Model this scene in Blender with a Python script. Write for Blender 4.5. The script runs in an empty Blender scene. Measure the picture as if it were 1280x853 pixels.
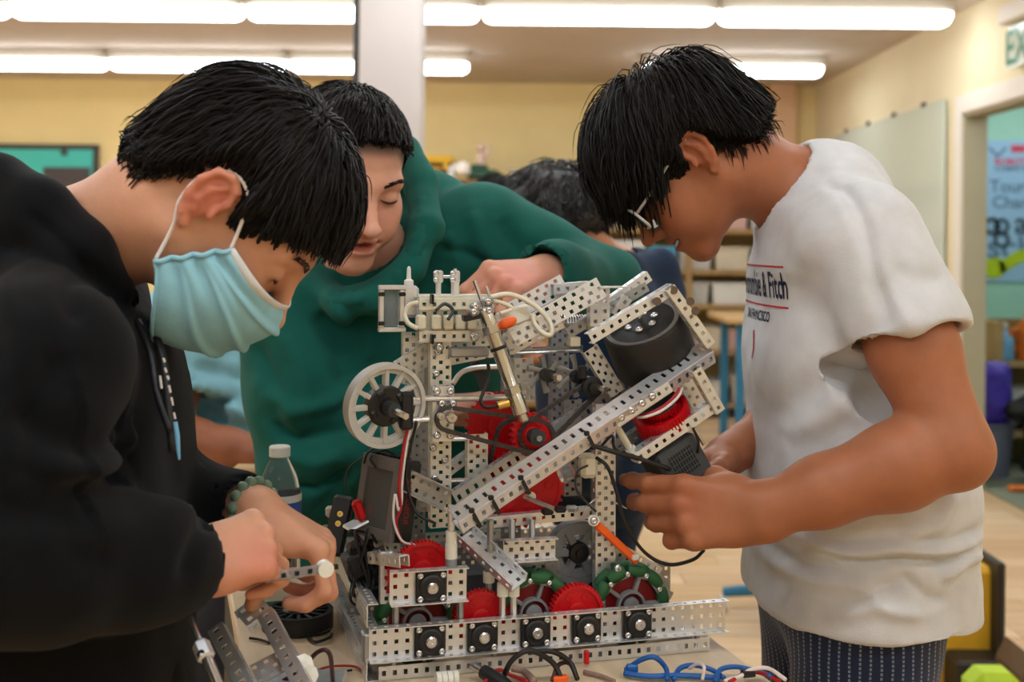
import bpy, bmesh, math, random
import numpy as np
from mathutils import Vector, Matrix
from mathutils.bvhtree import BVHTree
random.seed(7)
SC = bpy.context.scene
COL = SC.collection
# ------------------------------------------------------------------ camera
F, PX, PY, ZC = 1500.0, 640.0, 305.0, 1.30       # focal length in px, principal point, eye height
ROLL = math.radians(0.55)
cam_d = bpy.data.cameras.new('camera'); cam = bpy.data.objects.new('camera', cam_d); COL.objects.link(cam)
cam_d.sensor_width = 36; cam_d.sensor_fit = 'HORIZONTAL'; cam_d.lens = F/1280*36
cam_d.shift_y = (PY-426.5)/1280; cam_d.clip_start = 0.05; cam_d.clip_end = 60
CR = Matrix.Rotation(math.pi/2, 3, 'X') @ Matrix.Rotation(ROLL, 3, 'Z')
cam.matrix_world = Matrix.Translation((0, 0, ZC)) @ CR.to_4x4()
cam_d.dof.use_dof = True; cam_d.dof.focus_distance = 1.46; cam_d.dof.aperture_fstop = 4.6
SC.camera = cam
# ------------------------------------------------------------------ world, exposure
w = bpy.data.worlds.new('world'); SC.world = w; w.use_nodes = True
w.node_tree.nodes['Background'].inputs[0].default_value = (1.0, 0.93, 0.82, 1)
w.node_tree.nodes['Background'].inputs[1].default_value = 0.12
SC.view_settings.view_transform = 'Standard'; SC.view_settings.look = 'None'
SC.view_settings.exposure = 0.0; SC.view_settings.gamma = 1.0
LIGHT = 12.6                                       # emission strength of the fluorescent lenses
try:
    SC.cycles.use_denoising = True
    SC.cycles.max_bounces = 8; SC.cycles.diffuse_bounces = 4; SC.cycles.transparent_max_bounces = 12
    SC.cycles.sample_clamp_indirect = 6.0; SC.cycles.caustics_reflective = False; SC.cycles.caustics_refractive = False
except Exception: pass

def ray(x, y):
    d = CR @ Vector(((x-PX)/F, -(y-PY)/F, -1.0)); return np.array(d)
def P(x, y, Y):
    """point of the place that the photograph shows at pixel x, y, at distance Y"""
    d = ray(x, y); return np.array((0, 0, ZC)) + d*(Y/d[1])
# ------------------------------------------------------------------ materials
def S(r, g, b):
    return tuple(((c/255)/12.92 if c/255 <= .04045 else ((c/255+.055)/1.055)**2.4) for c in (r, g, b)) + (1.0,)
MATS = {}
def mat(name, col, rough=.5, metal=0.0, var=0.0, vscale=8.0, bump=0.0, bscale=60.0, emit=0.0, trans=0.0, alpha=1.0,
        sss=0.0, attr=None, sheen=0.0, spec=.5, stretch=None, ior=1.45, coat=0.0):
    m = bpy.data.materials.new(name); m.use_nodes = True; nt = m.node_tree; N = nt.nodes; L = nt.links
    b = N['Principled BSDF']; I = b.inputs
    I['Base Color'].default_value = col; I['Roughness'].default_value = rough; I['Metallic'].default_value = metal
    I['Specular IOR Level'].default_value = spec; I['IOR'].default_value = ior; I['Coat Weight'].default_value = coat
    tc = N.new('ShaderNodeTexCoord'); vec = tc.outputs['Object']
    if stretch:
        mp = N.new('ShaderNodeMapping'); mp.inputs['Scale'].default_value = stretch; L.new(vec, mp.inputs[0]); vec = mp.outputs[0]
    base = None
    if attr:
        a = N.new('ShaderNodeAttribute'); a.attribute_name = attr
        mx = N.new('ShaderNodeMix'); mx.data_type = 'RGBA'; mx.blend_type = 'MULTIPLY'; mx.inputs[0].default_value = 1
        mx.inputs[6].default_value = col; L.new(a.outputs['Color'], mx.inputs[7]); base = mx.outputs[2]
    if var:
        n = N.new('ShaderNodeTexNoise'); n.inputs['Scale'].default_value = vscale; n.inputs['Detail'].default_value = 5
        L.new(vec, n.inputs[0]); r = N.new('ShaderNodeMapRange'); r.inputs[1].default_value = .3; r.inputs[2].default_value = .7
        r.inputs[3].default_value = 1-var; r.inputs[4].default_value = 1+var; L.new(n.outputs[0], r.inputs[0])
        mx = N.new('ShaderNodeMix'); mx.data_type = 'RGBA'; mx.blend_type = 'MULTIPLY'; mx.inputs[0].default_value = 1
        if base: L.new(base, mx.inputs[6])
        else: mx.inputs[6].default_value = col
        L.new(r.outputs[0], mx.inputs[7]); base = mx.outputs[2]
    if base: L.new(base, I['Base Color'])
    if bump:
        n = N.new('ShaderNodeTexNoise'); n.inputs['Scale'].default_value = bscale; n.inputs['Detail'].default_value = 4; L.new(vec, n.inputs[0])
        bp = N.new('ShaderNodeBump'); bp.inputs['Strength'].default_value = bump; bp.inputs['Distance'].default_value = .004
        L.new(n.outputs[0], bp.inputs['Height']); L.new(bp.outputs[0], I['Normal'])
    if emit: I['Emission Color'].default_value = col; I['Emission Strength'].default_value = emit
    if trans: I['Transmission Weight'].default_value = trans
    if alpha < 1: I['Alpha'].default_value = alpha
    if sss: I['Subsurface Weight'].default_value = sss; I['Subsurface Radius'].default_value = (.010, .004, .002); I['Subsurface Scale'].default_value = .6
    if sheen: I['Sheen Weight'].default_value = sheen; I['Sheen Roughness'].default_value = .5
    MATS[name] = m; return m
# ------------------------------------------------------------------ mesh building
class MB:
    def __init__(s): s.v = []; s.f = []; s.m = []; s.cm = 0
    def add(s, vs, fs):
        o = len(s.v); s.v += [tuple(p) for p in vs]; s.f += [tuple(i+o for i in f) for f in fs]; s.m += [s.cm]*len(fs); return s
    def box(s, c, size, R=None, bev=0.0):
        c = np.array(c, float); h = np.array(size, float)/2; R = np.eye(3) if R is None else np.array(R)
        if bev <= 0:
            q = [(x, y, z) for x in (-1, 1) for y in (-1, 1) for z in (-1, 1)]
            vs = [c + R@(h*np.array(p)) for p in q]
            return s.add(vs, [(0,1,3,2), (4,6,7,5), (0,4,5,1), (2,3,7,6), (0,2,6,4), (1,5,7,3)])
        b = min(bev, h.min()*.95); vs = []; ix = {}
        for x in (-1, 1):
            for y in (-1, 1):
                for z in (-1, 1):
                    sg = np.array((x, y, z))
                    for a in range(3):
                        p = h*sg - b*sg; p[a] = h[a]*sg[a]; ix[(x, y, z, a)] = len(vs); vs.append(c + R@p)
        fs = []
        for a in range(3):
            u, v = (a+1) % 3, (a+2) % 3
            for sg in (-1, 1):
                q = []
                for su, sv in ((-1,-1), (1,-1), (1,1), (-1,1)):
                    k = [0,0,0]; k[a] = sg; k[u] = su; k[v] = sv; q.append(ix[(*k, a)])
                fs.append(tuple(q if sg > 0 else q[::-1]))
            for su in (-1, 1):
                for sv in (-1, 1):
                    k0 = [0,0,0]; k0[u] = su; k0[v] = sv; k1 = list(k0); k0[a] = -1; k1[a] = 1
                    q = [ix[(*k0, u)], ix[(*k1, u)], ix[(*k1, v)], ix[(*k0, v)]]
                    fs.append(tuple(q if su*sv < 0 else q[::-1]))
        for x in (-1, 1):
            for y in (-1, 1):
                for z in (-1, 1):
                    q = [ix[(x,y,z,a)] for a in range(3)]; fs.append(tuple(q if x*y*z > 0 else q[::-1]))
        return s.add(vs, fs)
    def rings(s, rings, cap=True, closed=False):
        """connect rings of equal point count"""
        n = len(rings[0]); vs = [p for r in rings for p in r]; fs = []; m = len(rings)
        for i in range(m if closed else m-1):
            j = (i+1) % m
            for k in range(n): fs.append((i*n+k, i*n+(k+1) % n, j*n+(k+1) % n, j*n+k))
        if cap and not closed: fs += [tuple(range(n))[::-1], tuple((m-1)*n+k for k in range(n))]
        return s.add(vs, fs)
    def tube(s, pts, r, n=8, cap=True, closed=False, flat=1.0):
        pts = [np.array(p, float) for p in pts]; m = len(pts); rs = r if hasattr(r, '__len__') else [r]*m; R = []
        u = None
        for i in range(m):
            a = pts[(i-1) % m] if (i or closed) else pts[0]; b = pts[(i+1) % m] if (i < m-1 or closed) else pts[-1]
            t = b-a; t = t/(np.linalg.norm(t)+1e-12)
            if u is None:
                g = np.array((0,0,1.)) if abs(t[2]) < .9 else np.array((1.,0,0)); u = g - t*(g@t)
            else: u = u - t*(u@t)
            u = u/(np.linalg.norm(u)+1e-12); v = np.cross(t, u)
            R.append([pts[i] + rs[i]*(math.cos(q)*u + flat*math.sin(q)*v) for q in [2*math.pi*k/n for k in range(n)]])
        return s.rings(R, cap, closed)
    def cyl(s, a, b, r, r2=None, n=16): return s.tube([a, b], [r, r if r2 is None else r2], n)
    def lathe(s, prof, o=(0,0,0), ax=(0,0,1), n=24):
        """profile of (radius, height) turned about ax"""
        o = np.array(o, float); ax = unit(ax); g = np.array((1.,0,0)) if abs(ax[0]) < .8 else np.array((0,1.,0))
        u = unit(g-ax*(g@ax)); v = np.cross(ax, u)
        return s.rings([[o + ax*h + r*(math.cos(q)*u+math.sin(q)*v) for q in [2*math.pi*k/n for k in range(n)]] for r, h in prof], True)
    def prism(s, poly, z0, z1, M=None, o=(0,0,0)):
        M = np.eye(3) if M is None else np.array(M); o = np.array(o, float); n = len(poly)
        vs = [o + M@np.array((x, y, z0)) for x, y in poly] + [o + M@np.array((x, y, z1)) for x, y in poly]
        return s.add(vs, [tuple(range(n))[::-1], tuple(range(n, 2*n))] + [(i, (i+1) % n, n+(i+1) % n, n+i) for i in range(n)])
    def ringprism(s, outer, inner, z0, z1, M=None, o=(0,0,0)):
        M = np.eye(3) if M is None else np.array(M); o = np.array(o, float); n = len(outer)
        def L(p, z): return [o + M@np.array((x, y, z)) for x, y in p]
        return s.rings([L(outer, z0), L(outer, z1), L(inner, z1), L(inner, z0)], closed=True)
    def ball(s, c, r, n=8, m=6, R=None):
        c = np.array(c, float); r = np.array(r if hasattr(r, '__len__') else (r,)*3, float); R = np.eye(3) if R is None else np.array(R)
        return s.rings([[c + R@(r*np.array((max(math.sin(a), .02)*math.cos(q), max(math.sin(a), .02)*math.sin(q), math.cos(a)))) for q in
                        [2*math.pi*k/n for k in range(n)]] for a in [math.pi*j/m for j in range(m+1)]][::-1])
def unit(v): v = np.array(v, float); return v/(np.linalg.norm(v)+1e-12)
def axes(z, x=None):
    """3x3 with columns x, y, z from a z direction and a hint for x"""
    z = unit(z); x = np.array(x if x is not None else ((1,0,0) if abs(z[0]) < .8 else (0,1,0)), float)
    x = unit(x - z*(x@z)); return np.stack((x, np.cross(z, x), z), 1)
def circ(r, n, ph=0.0): return [(r*math.cos(2*math.pi*k/n+ph), r*math.sin(2*math.pi*k/n+ph)) for k in range(n)]
def spline(pts, n=8):
    p = [np.array(q, float) for q in pts]; p = [2*p[0]-p[1]] + p + [2*p[-1]-p[-2]]; out = []
    for i in range(1, len(p)-2):
        for k in range(n):
            t = k/n; a, b, c, d = p[i-1:i+3]
            out.append(.5*((2*b)+(-a+c)*t+(2*a-5*b+4*c-d)*t*t+(-a+3*b-3*c+d)*t**3))
    return out + [p[-2]]
def npmesh(name, v, q, smooth=True):
    v = np.asarray(v, np.float32); q = np.asarray(q, np.int32); k = q.shape[1]
    me = bpy.data.meshes.new(name); me.vertices.add(len(v)); me.vertices.foreach_set('co', v.ravel())
    me.loops.add(q.size); me.loops.foreach_set('vertex_index', q.ravel())
    me.polygons.add(len(q)); me.polygons.foreach_set('loop_start', np.arange(0, q.size, k, dtype=np.int32))
    if smooth: me.polygons.foreach_set('use_smooth', np.ones(len(q), bool))
    me.update(calc_edges=True); return me
def link(name, me, m, parent=None, smooth=None):
    """one mesh object; MB or mesh data; coordinates are world ones unless the parent turns (robot)"""
    if isinstance(me, MB):
        d = bpy.data.meshes.new(name); d.from_pydata([tuple(map(float, p)) for p in me.v], [], me.f)
        if len(set(me.m)) > 1: d.polygons.foreach_set('material_index', me.m)
        if smooth: d.polygons.foreach_set('use_smooth', [True]*len(d.polygons))
        d.update(); me = d
    o = bpy.data.objects.new(name, me); COL.objects.link(o)
    if not me.materials:
        for q in (m if isinstance(m, (list, tuple)) else [m]): me.materials.append(q if not isinstance(q, str) else MATS[q])
    if smooth is not None and smooth != True and smooth > 1:
        pass
    if parent is not None:
        o.parent = parent
        if parent.get('_shift'):
            o.location = -Vector(parent['_shift'])
    return o
def autosmooth(o, ang=35):
    me = o.data; me.polygons.foreach_set('use_smooth', [True]*len(me.polygons))
    bm = bmesh.new(); bm.from_mesh(me); a = math.radians(ang)
    for e in bm.edges: e.smooth = e.calc_face_angle(0) < a
    bm.to_mesh(me); bm.free(); return o
def tag(o, label, cat=None, group=None, kind=None):
    o['label'] = label
    if cat: o['category'] = cat
    if group: o['group'] = group
    if kind: o['kind'] = kind
    return o
def thing(name, loc, label=None, cat=None, group=None, kind=None, rotz=None):
    o = bpy.data.objects.new(name, None); COL.objects.link(o); o.location = [float(c) for c in loc]; o.empty_display_size = .05
    if rotz is not None: o.rotation_euler[2] = rotz
    else: o['_shift'] = [float(c) for c in loc]
    if label: tag(o, label, cat, group, kind)
    return o
def struct(name, mb, m, parent=None, label=None):
    o = link(name, mb, m, parent)
    if parent is None: o['kind'] = 'structure'
    if label: o['label'] = label
    return o
def bev(o, w_, seg=2):
    md = o.modifiers.new('bevel', 'BEVEL'); md.width = w_; md.segments = seg; md.limit_method = 'ANGLE'; return o
def cleanup():
    for o in bpy.data.objects:
        if '_shift' in o: del o['_shift']
def text_mesh(s, size, align='LEFT', extrude=0.0, bold=0.0):
    """flat text as mesh data: arrays of vertices in the xy plane and its faces"""
    c = bpy.data.curves.new('text', 'FONT'); c.body = s; c.size = size; c.align_x = align; c.extrude = extrude; c.offset = bold; c.resolution_u = 3
    o = bpy.data.objects.new('text', c); COL.objects.link(o); dg = bpy.context.evaluated_depsgraph_get()
    me = bpy.data.meshes.new_from_object(o.evaluated_get(dg)); v = [tuple(q.co) for q in me.vertices]; f = [tuple(p.vertices) for p in me.polygons]
    bpy.data.objects.remove(o); bpy.data.curves.remove(c); bpy.data.meshes.remove(me); return v, f
# ------------------------------------------------------------------ smooth solids: distance fields turned into meshes
def smin(a, b, k):
    if k <= 0: return np.minimum(a, b)
    h = np.maximum(k-np.abs(a-b), 0)/k; return np.minimum(a, b)-h*h*(k*.25)
class Vol:
    def __init__(s, lo, hi, h):
        s.lo = np.array(lo, float); s.h = h; s.n = np.ceil((np.array(hi)-s.lo)/h).astype(int)+1
        s.d = np.full(s.n, .08, np.float32); s.M = np.eye(3); s.o = np.zeros(3); s.sc = 1.0
    def frame(s, o, M, sc=1.0): s.o = np.array(o, float); s.M = np.array(M, float); s.sc = sc; return s
    def W(s, p): return s.o + s.M@(np.array(p, float)*s.sc)
    def put(s, f, lo, hi, k=0.0, op='u'):
        i0 = np.clip(np.floor((lo-s.lo)/s.h).astype(int), 0, s.n-1); i1 = np.clip(np.ceil((hi-s.lo)/s.h).astype(int)+1, 1, s.n)
        if (i1 <= i0).any(): return s
        g = [np.float32(s.lo[a])+np.arange(i0[a], i1[a], dtype=np.float32)*np.float32(s.h) for a in range(3)]
        X, Y, Z = g[0][:,None,None], g[1][None,:,None], g[2][None,None,:]
        d = f(X, Y, Z).astype(np.float32); sl = tuple(slice(i0[a], i1[a]) for a in range(3)); a = s.d[sl]
        s.d[sl] = smin(a, d, k) if op == 'u' else -smin(-a, d, k) if op == 's' else -smin(-a, -d, k)
        return s
    def cap(s, a, b, ra, rb=None, k=.01, op='u'):
        a = s.W(a); b = s.W(b); ra = ra*s.sc; rb = ra if rb is None else rb*s.sc; m = max(ra, rb)+max(k*1.2, 3*s.h)
        ab = (b-a).astype(np.float32); L = float(ab@ab)+1e-12; a32 = a.astype(np.float32)
        def f(X, Y, Z):
            px, py, pz = X-a32[0], Y-a32[1], Z-a32[2]
            t = np.clip((px*ab[0]+py*ab[1]+pz*ab[2])/L, 0, 1)
            return np.sqrt((px-t*ab[0])**2+(py-t*ab[1])**2+(pz-t*ab[2])**2)-(ra+t*(rb-ra))
        return s.put(f, np.minimum(a, b)-m, np.maximum(a, b)+m, k, op)
    def chain(s, pts, rs, k=.01, op='u'):
        rs = rs if hasattr(rs, '__len__') else [rs]*len(pts)
        for i in range(len(pts)-1): s.cap(pts[i], pts[i+1], rs[i], rs[i+1], k, op)
        return s
    def ell(s, c, r, k=.01, op='u', R=None):
        c = s.W(c); r = np.array(r if hasattr(r, '__len__') else (r,)*3, float)*s.sc
        R = s.M if R is None else s.M@np.array(R); Q = R.T.astype(np.float32); m = r.max()+max(k*1.2, 3*s.h)
        ex = np.sqrt((R**2)@(r**2))+max(k*1.2, 3*s.h); c32 = c.astype(np.float32); r32 = r.astype(np.float32)
        def f(X, Y, Z):
            x, y, z = X-c32[0], Y-c32[1], Z-c32[2]; k0 = 0; k1 = 0
            for i in range(3):
                u = (Q[i,0]*x+Q[i,1]*y+Q[i,2]*z)/r32[i]; k0 = k0+u*u; k1 = k1+(u/r32[i])**2
            k0 = np.sqrt(k0); return k0*(k0-1)/(np.sqrt(k1)+1e-6)
        return s.put(f, c-ex, c+ex, k, op)
    def half(s, p, n, k=.005):
        """cut away everything on the side the normal n points to"""
        p = s.W(p); n = s.M@unit(n)
        def f(X, Y, Z): return -((X-p[0])*n[0]+(Y-p[1])*n[1]+(Z-p[2])*n[2])
        return s.put(f, s.lo, s.lo+s.h*s.n, k, 's')
    def mesh(s):
        d = s.d; n = np.array(d.shape)-1
        sg = d < 0; c = np.zeros(n, np.uint8)
        for i in (0, 1):
            for j in (0, 1):
                for k in (0, 1): c += sg[i:i+n[0], j:j+n[1], k:k+n[2]]
        act = (c > 0) & (c < 8); idx = np.argwhere(act); vid = np.full(n, -1, np.int32); vid[act] = np.arange(len(idx))
        acc = np.zeros((len(idx), 3)); cnt = np.zeros(len(idx))
        cor = [(i, j, k) for i in (0,1) for j in (0,1) for k in (0,1)]
        val = {q: d[idx[:,0]+q[0], idx[:,1]+q[1], idx[:,2]+q[2]] for q in cor}
        for q in cor:
            for a in range(3):
                if q[a] == 0:
                    q2 = list(q); q2[a] = 1; A = val[q]; B = val[tuple(q2)]; m = (A < 0) != (B < 0)
                    t = A[m]/(A[m]-B[m]); p = np.tile(np.array(q, float), (m.sum(), 1)); p[:,a] = t
                    acc[m] += p; cnt[m] += 1
        v = (idx+acc/np.maximum(cnt, 1)[:,None])*s.h+s.lo; Q = []
        for a in range(3):
            b, c_ = (a+1) % 3, (a+2) % 3; sl0 = [slice(None)]*3; sl1 = [slice(None)]*3; sl0[a] = slice(0, -1); sl1[a] = slice(1, None)
            A = sg[tuple(sl0)]; B = sg[tuple(sl1)]; e = np.argwhere(A != B)
            e = e[(e[:,b] > 0) & (e[:,c_] > 0) & (e[:,b] < d.shape[b]-1) & (e[:,c_] < d.shape[c_]-1)]
            fl = A[e[:,0], e[:,1], e[:,2]]
            def g(db, dc): q = e.copy(); q[:,b] -= db; q[:,c_] -= dc; return vid[q[:,0], q[:,1], q[:,2]]
            quad = np.stack((g(1,1), g(0,1), g(0,0), g(1,0)), 1); quad[~fl] = quad[~fl][:, ::-1]; Q.append(quad)
        return v, np.concatenate(Q)
def vnormals(v, q):
    fn = np.cross(v[q[:,2]]-v[q[:,0]], v[q[:,3]]-v[q[:,1]]); n = np.zeros_like(v)
    for k in range(4):
        for a in range(3): n[:,a] += np.bincount(q[:,k], fn[:,a], len(v))
    return n/(np.linalg.norm(n, axis=1)[:,None]+1e-12)
def relax(v, q, it=1, lam=.5):
    for _ in range(it):
        acc = np.zeros_like(v); cnt = np.zeros(len(v))
        for k in range(4):
            for o in (1, 3):
                j = q[:, (k+o) % 4]; cnt += np.bincount(q[:,k], minlength=len(v))
                for a in range(3): acc[:,a] += np.bincount(q[:,k], v[j, a], len(v))
        v = v+(acc/np.maximum(cnt, 1)[:,None]-v)*lam
    return v
_lat = np.random.RandomState(3).rand(32, 32, 32).astype(np.float32)*2-1
def vnoise(p, s, off=0.0):
    q = np.asarray(p)*s+off; i = np.floor(q).astype(int); f = q-i; f = f*f*(3-2*f); r = 0
    for a in (0,1):
        for b in (0,1):
            for c in (0,1):
                r = r+_lat[(i[:,0]+a) % 32, (i[:,1]+b) % 32, (i[:,2]+c) % 32]*(f[:,0] if a else 1-f[:,0])*(f[:,1] if b else 1-f[:,1])*(f[:,2] if c else 1-f[:,2])
    return r
def folds(v, n, lst):
    """ridges (amp > 0) and furrows (amp < 0) along poly-lines: (points, width, amp)"""
    out = np.zeros(len(v))
    for pts, wd, amp in lst:
        pts = [np.array(p, float) for p in pts]; best = np.full(len(v), 9.0)
        lo = np.min(pts, 0)-wd*3; hi = np.max(pts, 0)+wd*3
        m = np.where(((v > lo) & (v < hi)).all(1))[0]
        if not len(m): continue
        w_ = v[m]; bt = np.full(len(m), 9.0); T = np.zeros(len(m)); k = len(pts)-1
        for i in range(k):
            a, b = pts[i], pts[i+1]; ab = b-a; t = np.clip(((w_-a)@ab)/(ab@ab+1e-12), 0, 1); d = np.linalg.norm(w_-a-t[:,None]*ab, axis=1)
            u = d < bt; bt[u] = d[u]; T[u] = (i+t[u])/k
        out[m] += amp*np.exp(-(bt/wd)**2)*np.clip(np.sin(math.pi*np.clip(T, .03, .97))*2.2, 0, 1)
    return v+n*out[:,None]
def setcol(me, c):
    a = me.color_attributes.new('Col', 'FLOAT_COLOR', 'POINT'); c = np.concatenate((np.clip(c, 0, 9), np.ones((len(c), 1))), 1).astype(np.float32)
    a.data.foreach_set('color', c.ravel())
def joinmesh(parts):
    V = []; Q = []; o = 0
    for v, q in parts: V.append(v); Q.append(q+o); o += len(v)
    return np.concatenate(V), np.concatenate(Q)
# ------------------------------------------------------------------ materials of the place
mat('wall_yellow', S(236, 210, 150), .75, var=.04, vscale=3, bump=.1, bscale=90)
mat('wall_cream', S(238, 222, 186), .7, var=.03, vscale=3, bump=.08, bscale=90)
mat('wall_teal', S(160, 205, 185), .75, var=.03, vscale=3)
mat('ceiling_paint', S(206, 190, 178), .85, var=.05, vscale=2, bump=.2, bscale=50)
mat('white_paint', S(235, 226, 215), .6, var=.03, vscale=4)
mat('column_paint', S(200, 190, 187), .6, var=.03, vscale=4)
mat('jamb_paint', S(190, 178, 150), .6, var=.04, vscale=4)
mat('plank_a', S(206, 174, 134), .4, var=.16, vscale=3, stretch=(.6, 9, 9), bump=.05)
mat('plank_b', S(198, 164, 122), .4, var=.16, vscale=3, stretch=(.6, 9, 9), bump=.05)
mat('plank_c', S(212, 182, 144), .4, var=.16, vscale=3, stretch=(.6, 9, 9), bump=.05)
mat('green_carpet', S(120, 125, 105), .95, var=.1, vscale=30)
mat('lens', (.86, .945, 1.0, 1), .4, emit=LIGHT)
mat('fixture_white', S(200, 190, 175), .5)
mat('birch', S(222, 198, 164), .45, var=.10, vscale=5, stretch=(9, 1.2, 1.2), bump=.06, bscale=40)
mat('birch_edge', S(196, 160, 112), .6, var=.2, vscale=12, stretch=(1, 1, 30))
mat('steel_leg', S(120, 122, 124), .4, metal=.8)
mat('black_plastic', S(30, 30, 32), .42, var=.1, vscale=20)
mat('dark_frame', S(62, 60, 58), .5)
mat('teal_board', S(70, 190, 178), .5, var=.03)
mat('dark_board', S(70, 62, 62), .5)
mat('glass_board', S(212, 222, 210), .12, spec=.8)
mat('shelf_wood', S(150, 118, 72), .6, var=.15, vscale=6)
mat('pine', S(196, 160, 110), .6, var=.12, vscale=6)
mat('blue_steel', S(36, 112, 150), .45)
mat('poster_blue', S(150, 186, 214), .5)
mat('ink_dark', S(36, 50, 62), .6)
mat('ink_grey', S(96, 120, 146), .6)
mat('ink_red', S(196, 70, 90), .6)
mat('lime', S(176, 196, 20), .5)
mat('sign_green', S(30, 120, 72), .4)
mat('sign_glass', S(206, 216, 196), .2)
mat('pinkish', S(214, 170, 130), .6, var=.05)
for n_, c_ in dict(bin_grey=(176,172,166), bin_beige=(196,182,160), bin_pink=(190,150,140), bin_blue=(70,150,180), bin_white=(212,208,202), box_black=(48,44,40), box_yellow=(222,170,40),
                   leaf_green=(56,92,72), figure_pink=(222,190,176), purple=(70,50,170), orange=(214,110,30), cloth_black=(26,26,30), bin_steel=(110,112,134), bottle_blue=(120,180,220),
                   tool_lime=(176,208,30), tool_dark=(40,38,34), brown=(96,78,60), bin_green=(110,130,110)).items():
    mat(n_, S(*c_), .5, var=.06, vscale=12)
# ------------------------------------------------------------------ shell of the room
XR, YB, ZT, XL, YF = 2.45, 9.7, 2.60, -5.4, -3.2
DY0, DY1, DZ = 5.45, 6.52, 2.03                     # doorway in the right wall
fl = struct('floor', MB().box(((XL+XR)/2, (YB+YF)/2, -.06), (XR-XL+.3, YB-YF+.3, .10)), 'plank_b')
shared = {}
for row in range(86):                               # floor boards
    y0 = YF+row*.15; 
    if y0+.15 > YB: break
    off = (row*.61) % 1.4; x = XL-off; k = 0
    while x < XR:
        a, b = max(x, XL), min(x+1.4, XR)
        if b-a > .05:
            if y0 > 2.0 and y0 < 8.6 and a > -1.6:
                key = (round(b-a, 3), (row*7+k) % 3)
                if key not in shared:
                    d_ = link('plank', MB().box((0, 0, 0), (b-a-.003, .147, .02)), ['plank_a', 'plank_b', 'plank_c'][key[1]], fl); shared[key] = d_.data
                else: d_ = bpy.data.objects.new('plank', shared[key]); COL.objects.link(d_); d_.parent = fl
                d_.location = ((a+b)/2, y0+.075, -.01)
        x += 1.4; k += 1
rest = MB()
for row in range(86):
    y0 = YF+row*.15
    if y0+.15 > YB: break
    if y0 > 2.0 and y0 < 8.6: rest.box(((XL-1.6)/2-.35, y0+.075, -.01), (-1.6-XL-.7, .147, .02))
    else: rest.box(((XL+XR)/2, y0+.075, -.01), (XR-XL, .147, .02))
o = link('planks', rest, 'plank_a', fl); o['kind'] = 'stuff'
struct('ceiling', MB().box(((XL+XR)/2, (YB+YF)/2, ZT+.05), (XR-XL+.3, YB-YF+.3, .10)), 'ceiling_paint')
struct('wall_back', MB().box(((XL+XR)/2, YB+.06, ZT/2), (XR-XL+.3, .12, ZT)), 'wall_yellow')
struct('wall_left', MB().box((XL-.06, (YB+YF)/2, ZT/2), (.12, YB-YF, ZT)), 'wall_yellow')
struct('wall_front', MB().box(((XL+XR)/2, YF-.06, ZT/2), (XR-XL+.3, .12, ZT)), 'wall_cream')
m = MB().box((XR+.06, (YF+DY0)/2, ZT/2), (.12, DY0-YF, ZT)).box((XR+.06, (DY1+YB)/2, ZT/2), (.12, YB-DY1, ZT)).box((XR+.06, (DY0+DY1)/2, (DZ+ZT)/2), (.12, DY1-DY0, ZT-DZ))
struct('wall_right', m, 'wall_cream')
d1 = thing('door_1', (XR, (DY0+DY1)/2, 0), 'open doorway with pale casing in the cream right wall', None, None, 'structure')
link('jamb', MB().box((XR+.06, DY1-.008, DZ/2), (.124, .016, DZ)), 'jamb_paint', d1)
link('jamb', MB().box((XR+.06, DY0+.008, DZ/2), (.124, .016, DZ)), 'jamb_paint', d1)
link('header', MB().box((XR+.06, (DY0+DY1)/2, DZ-.008), (.124, DY1-DY0, .016)), 'jamb_paint', d1)
link('casing', MB().box((XR-.01, DY1+.045, DZ/2+.05), (.02, .09, DZ+.1), bev=.004), 'white_paint', d1)
link('casing', MB().box((XR-.01, DY0-.045, DZ/2+.05), (.02, .09, DZ+.1), bev=.004), 'white_paint', d1)
link('casing', MB().box((XR-.01, (DY0+DY1)/2, DZ+.05), (.02, DY1-DY0, .10), bev=.004), 'white_paint', d1)
struct('baseboard_back', MB().box(((XL+XR)/2, YB-.008, .05), (XR-XL, .016, .10), bev=.004), 'white_paint')
struct('baseboard_right', MB().box((XR-.008, (DY1+.09+YB)/2, .05), (.016, YB-DY1-.09, .10), bev=.004), 'white_paint')
# adjoining room seen through the doorway
struct('floor_beyond', MB().box((4.3, 7.0, -.05), (3.46, 5.6, .10)), 'green_carpet')
struct('wall_beyond_back', MB().box((4.3, 9.76, ZT/2), (3.46, .12, ZT)), 'wall_teal')
struct('wall_beyond_right', MB().box((6.06, 7.0, ZT/2), (.12, 5.6, ZT)), 'wall_teal')
struct('wall_beyond_front', MB().box((4.3, 4.2, ZT/2), (3.46, .12, ZT)), 'wall_teal')
struct('ceiling_beyond', MB().box((4.3, 7.0, ZT+.05), (3.46, 5.6, .10)), 'ceiling_paint')
# white column with a conduit on its edge
YC = 4.8; c0, c1 = P(448, 120, YC)[0], P(526, 120, YC)[0]
struct('column', MB().box(((c0+c1)/2, YC+.12, ZT/2), (c1-c0, .24, ZT), bev=.006), 'column_paint', label='square white painted column between the light rows')
m = MB().tube([(c0-.014, YC+.03, ZT), (c0-.014, YC+.03, 1.97), (c0-.008, YC+.03, 1.94)], .013, 10).box((c0-.012, YC+.03, 1.93), (.03, .05, .07), bev=.006)
tag(link('conduit', m, 'dark_frame'), 'thin dark conduit running down the left edge of the white column', 'conduit')
struct('trim_1', MB().box((P(978, 150, 9.6)[0], 9.63, ZT/2), (.22, .14, ZT), bev=.01), 'pinkish', label='pinkish boxed pipe chase in the far right corner')
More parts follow.
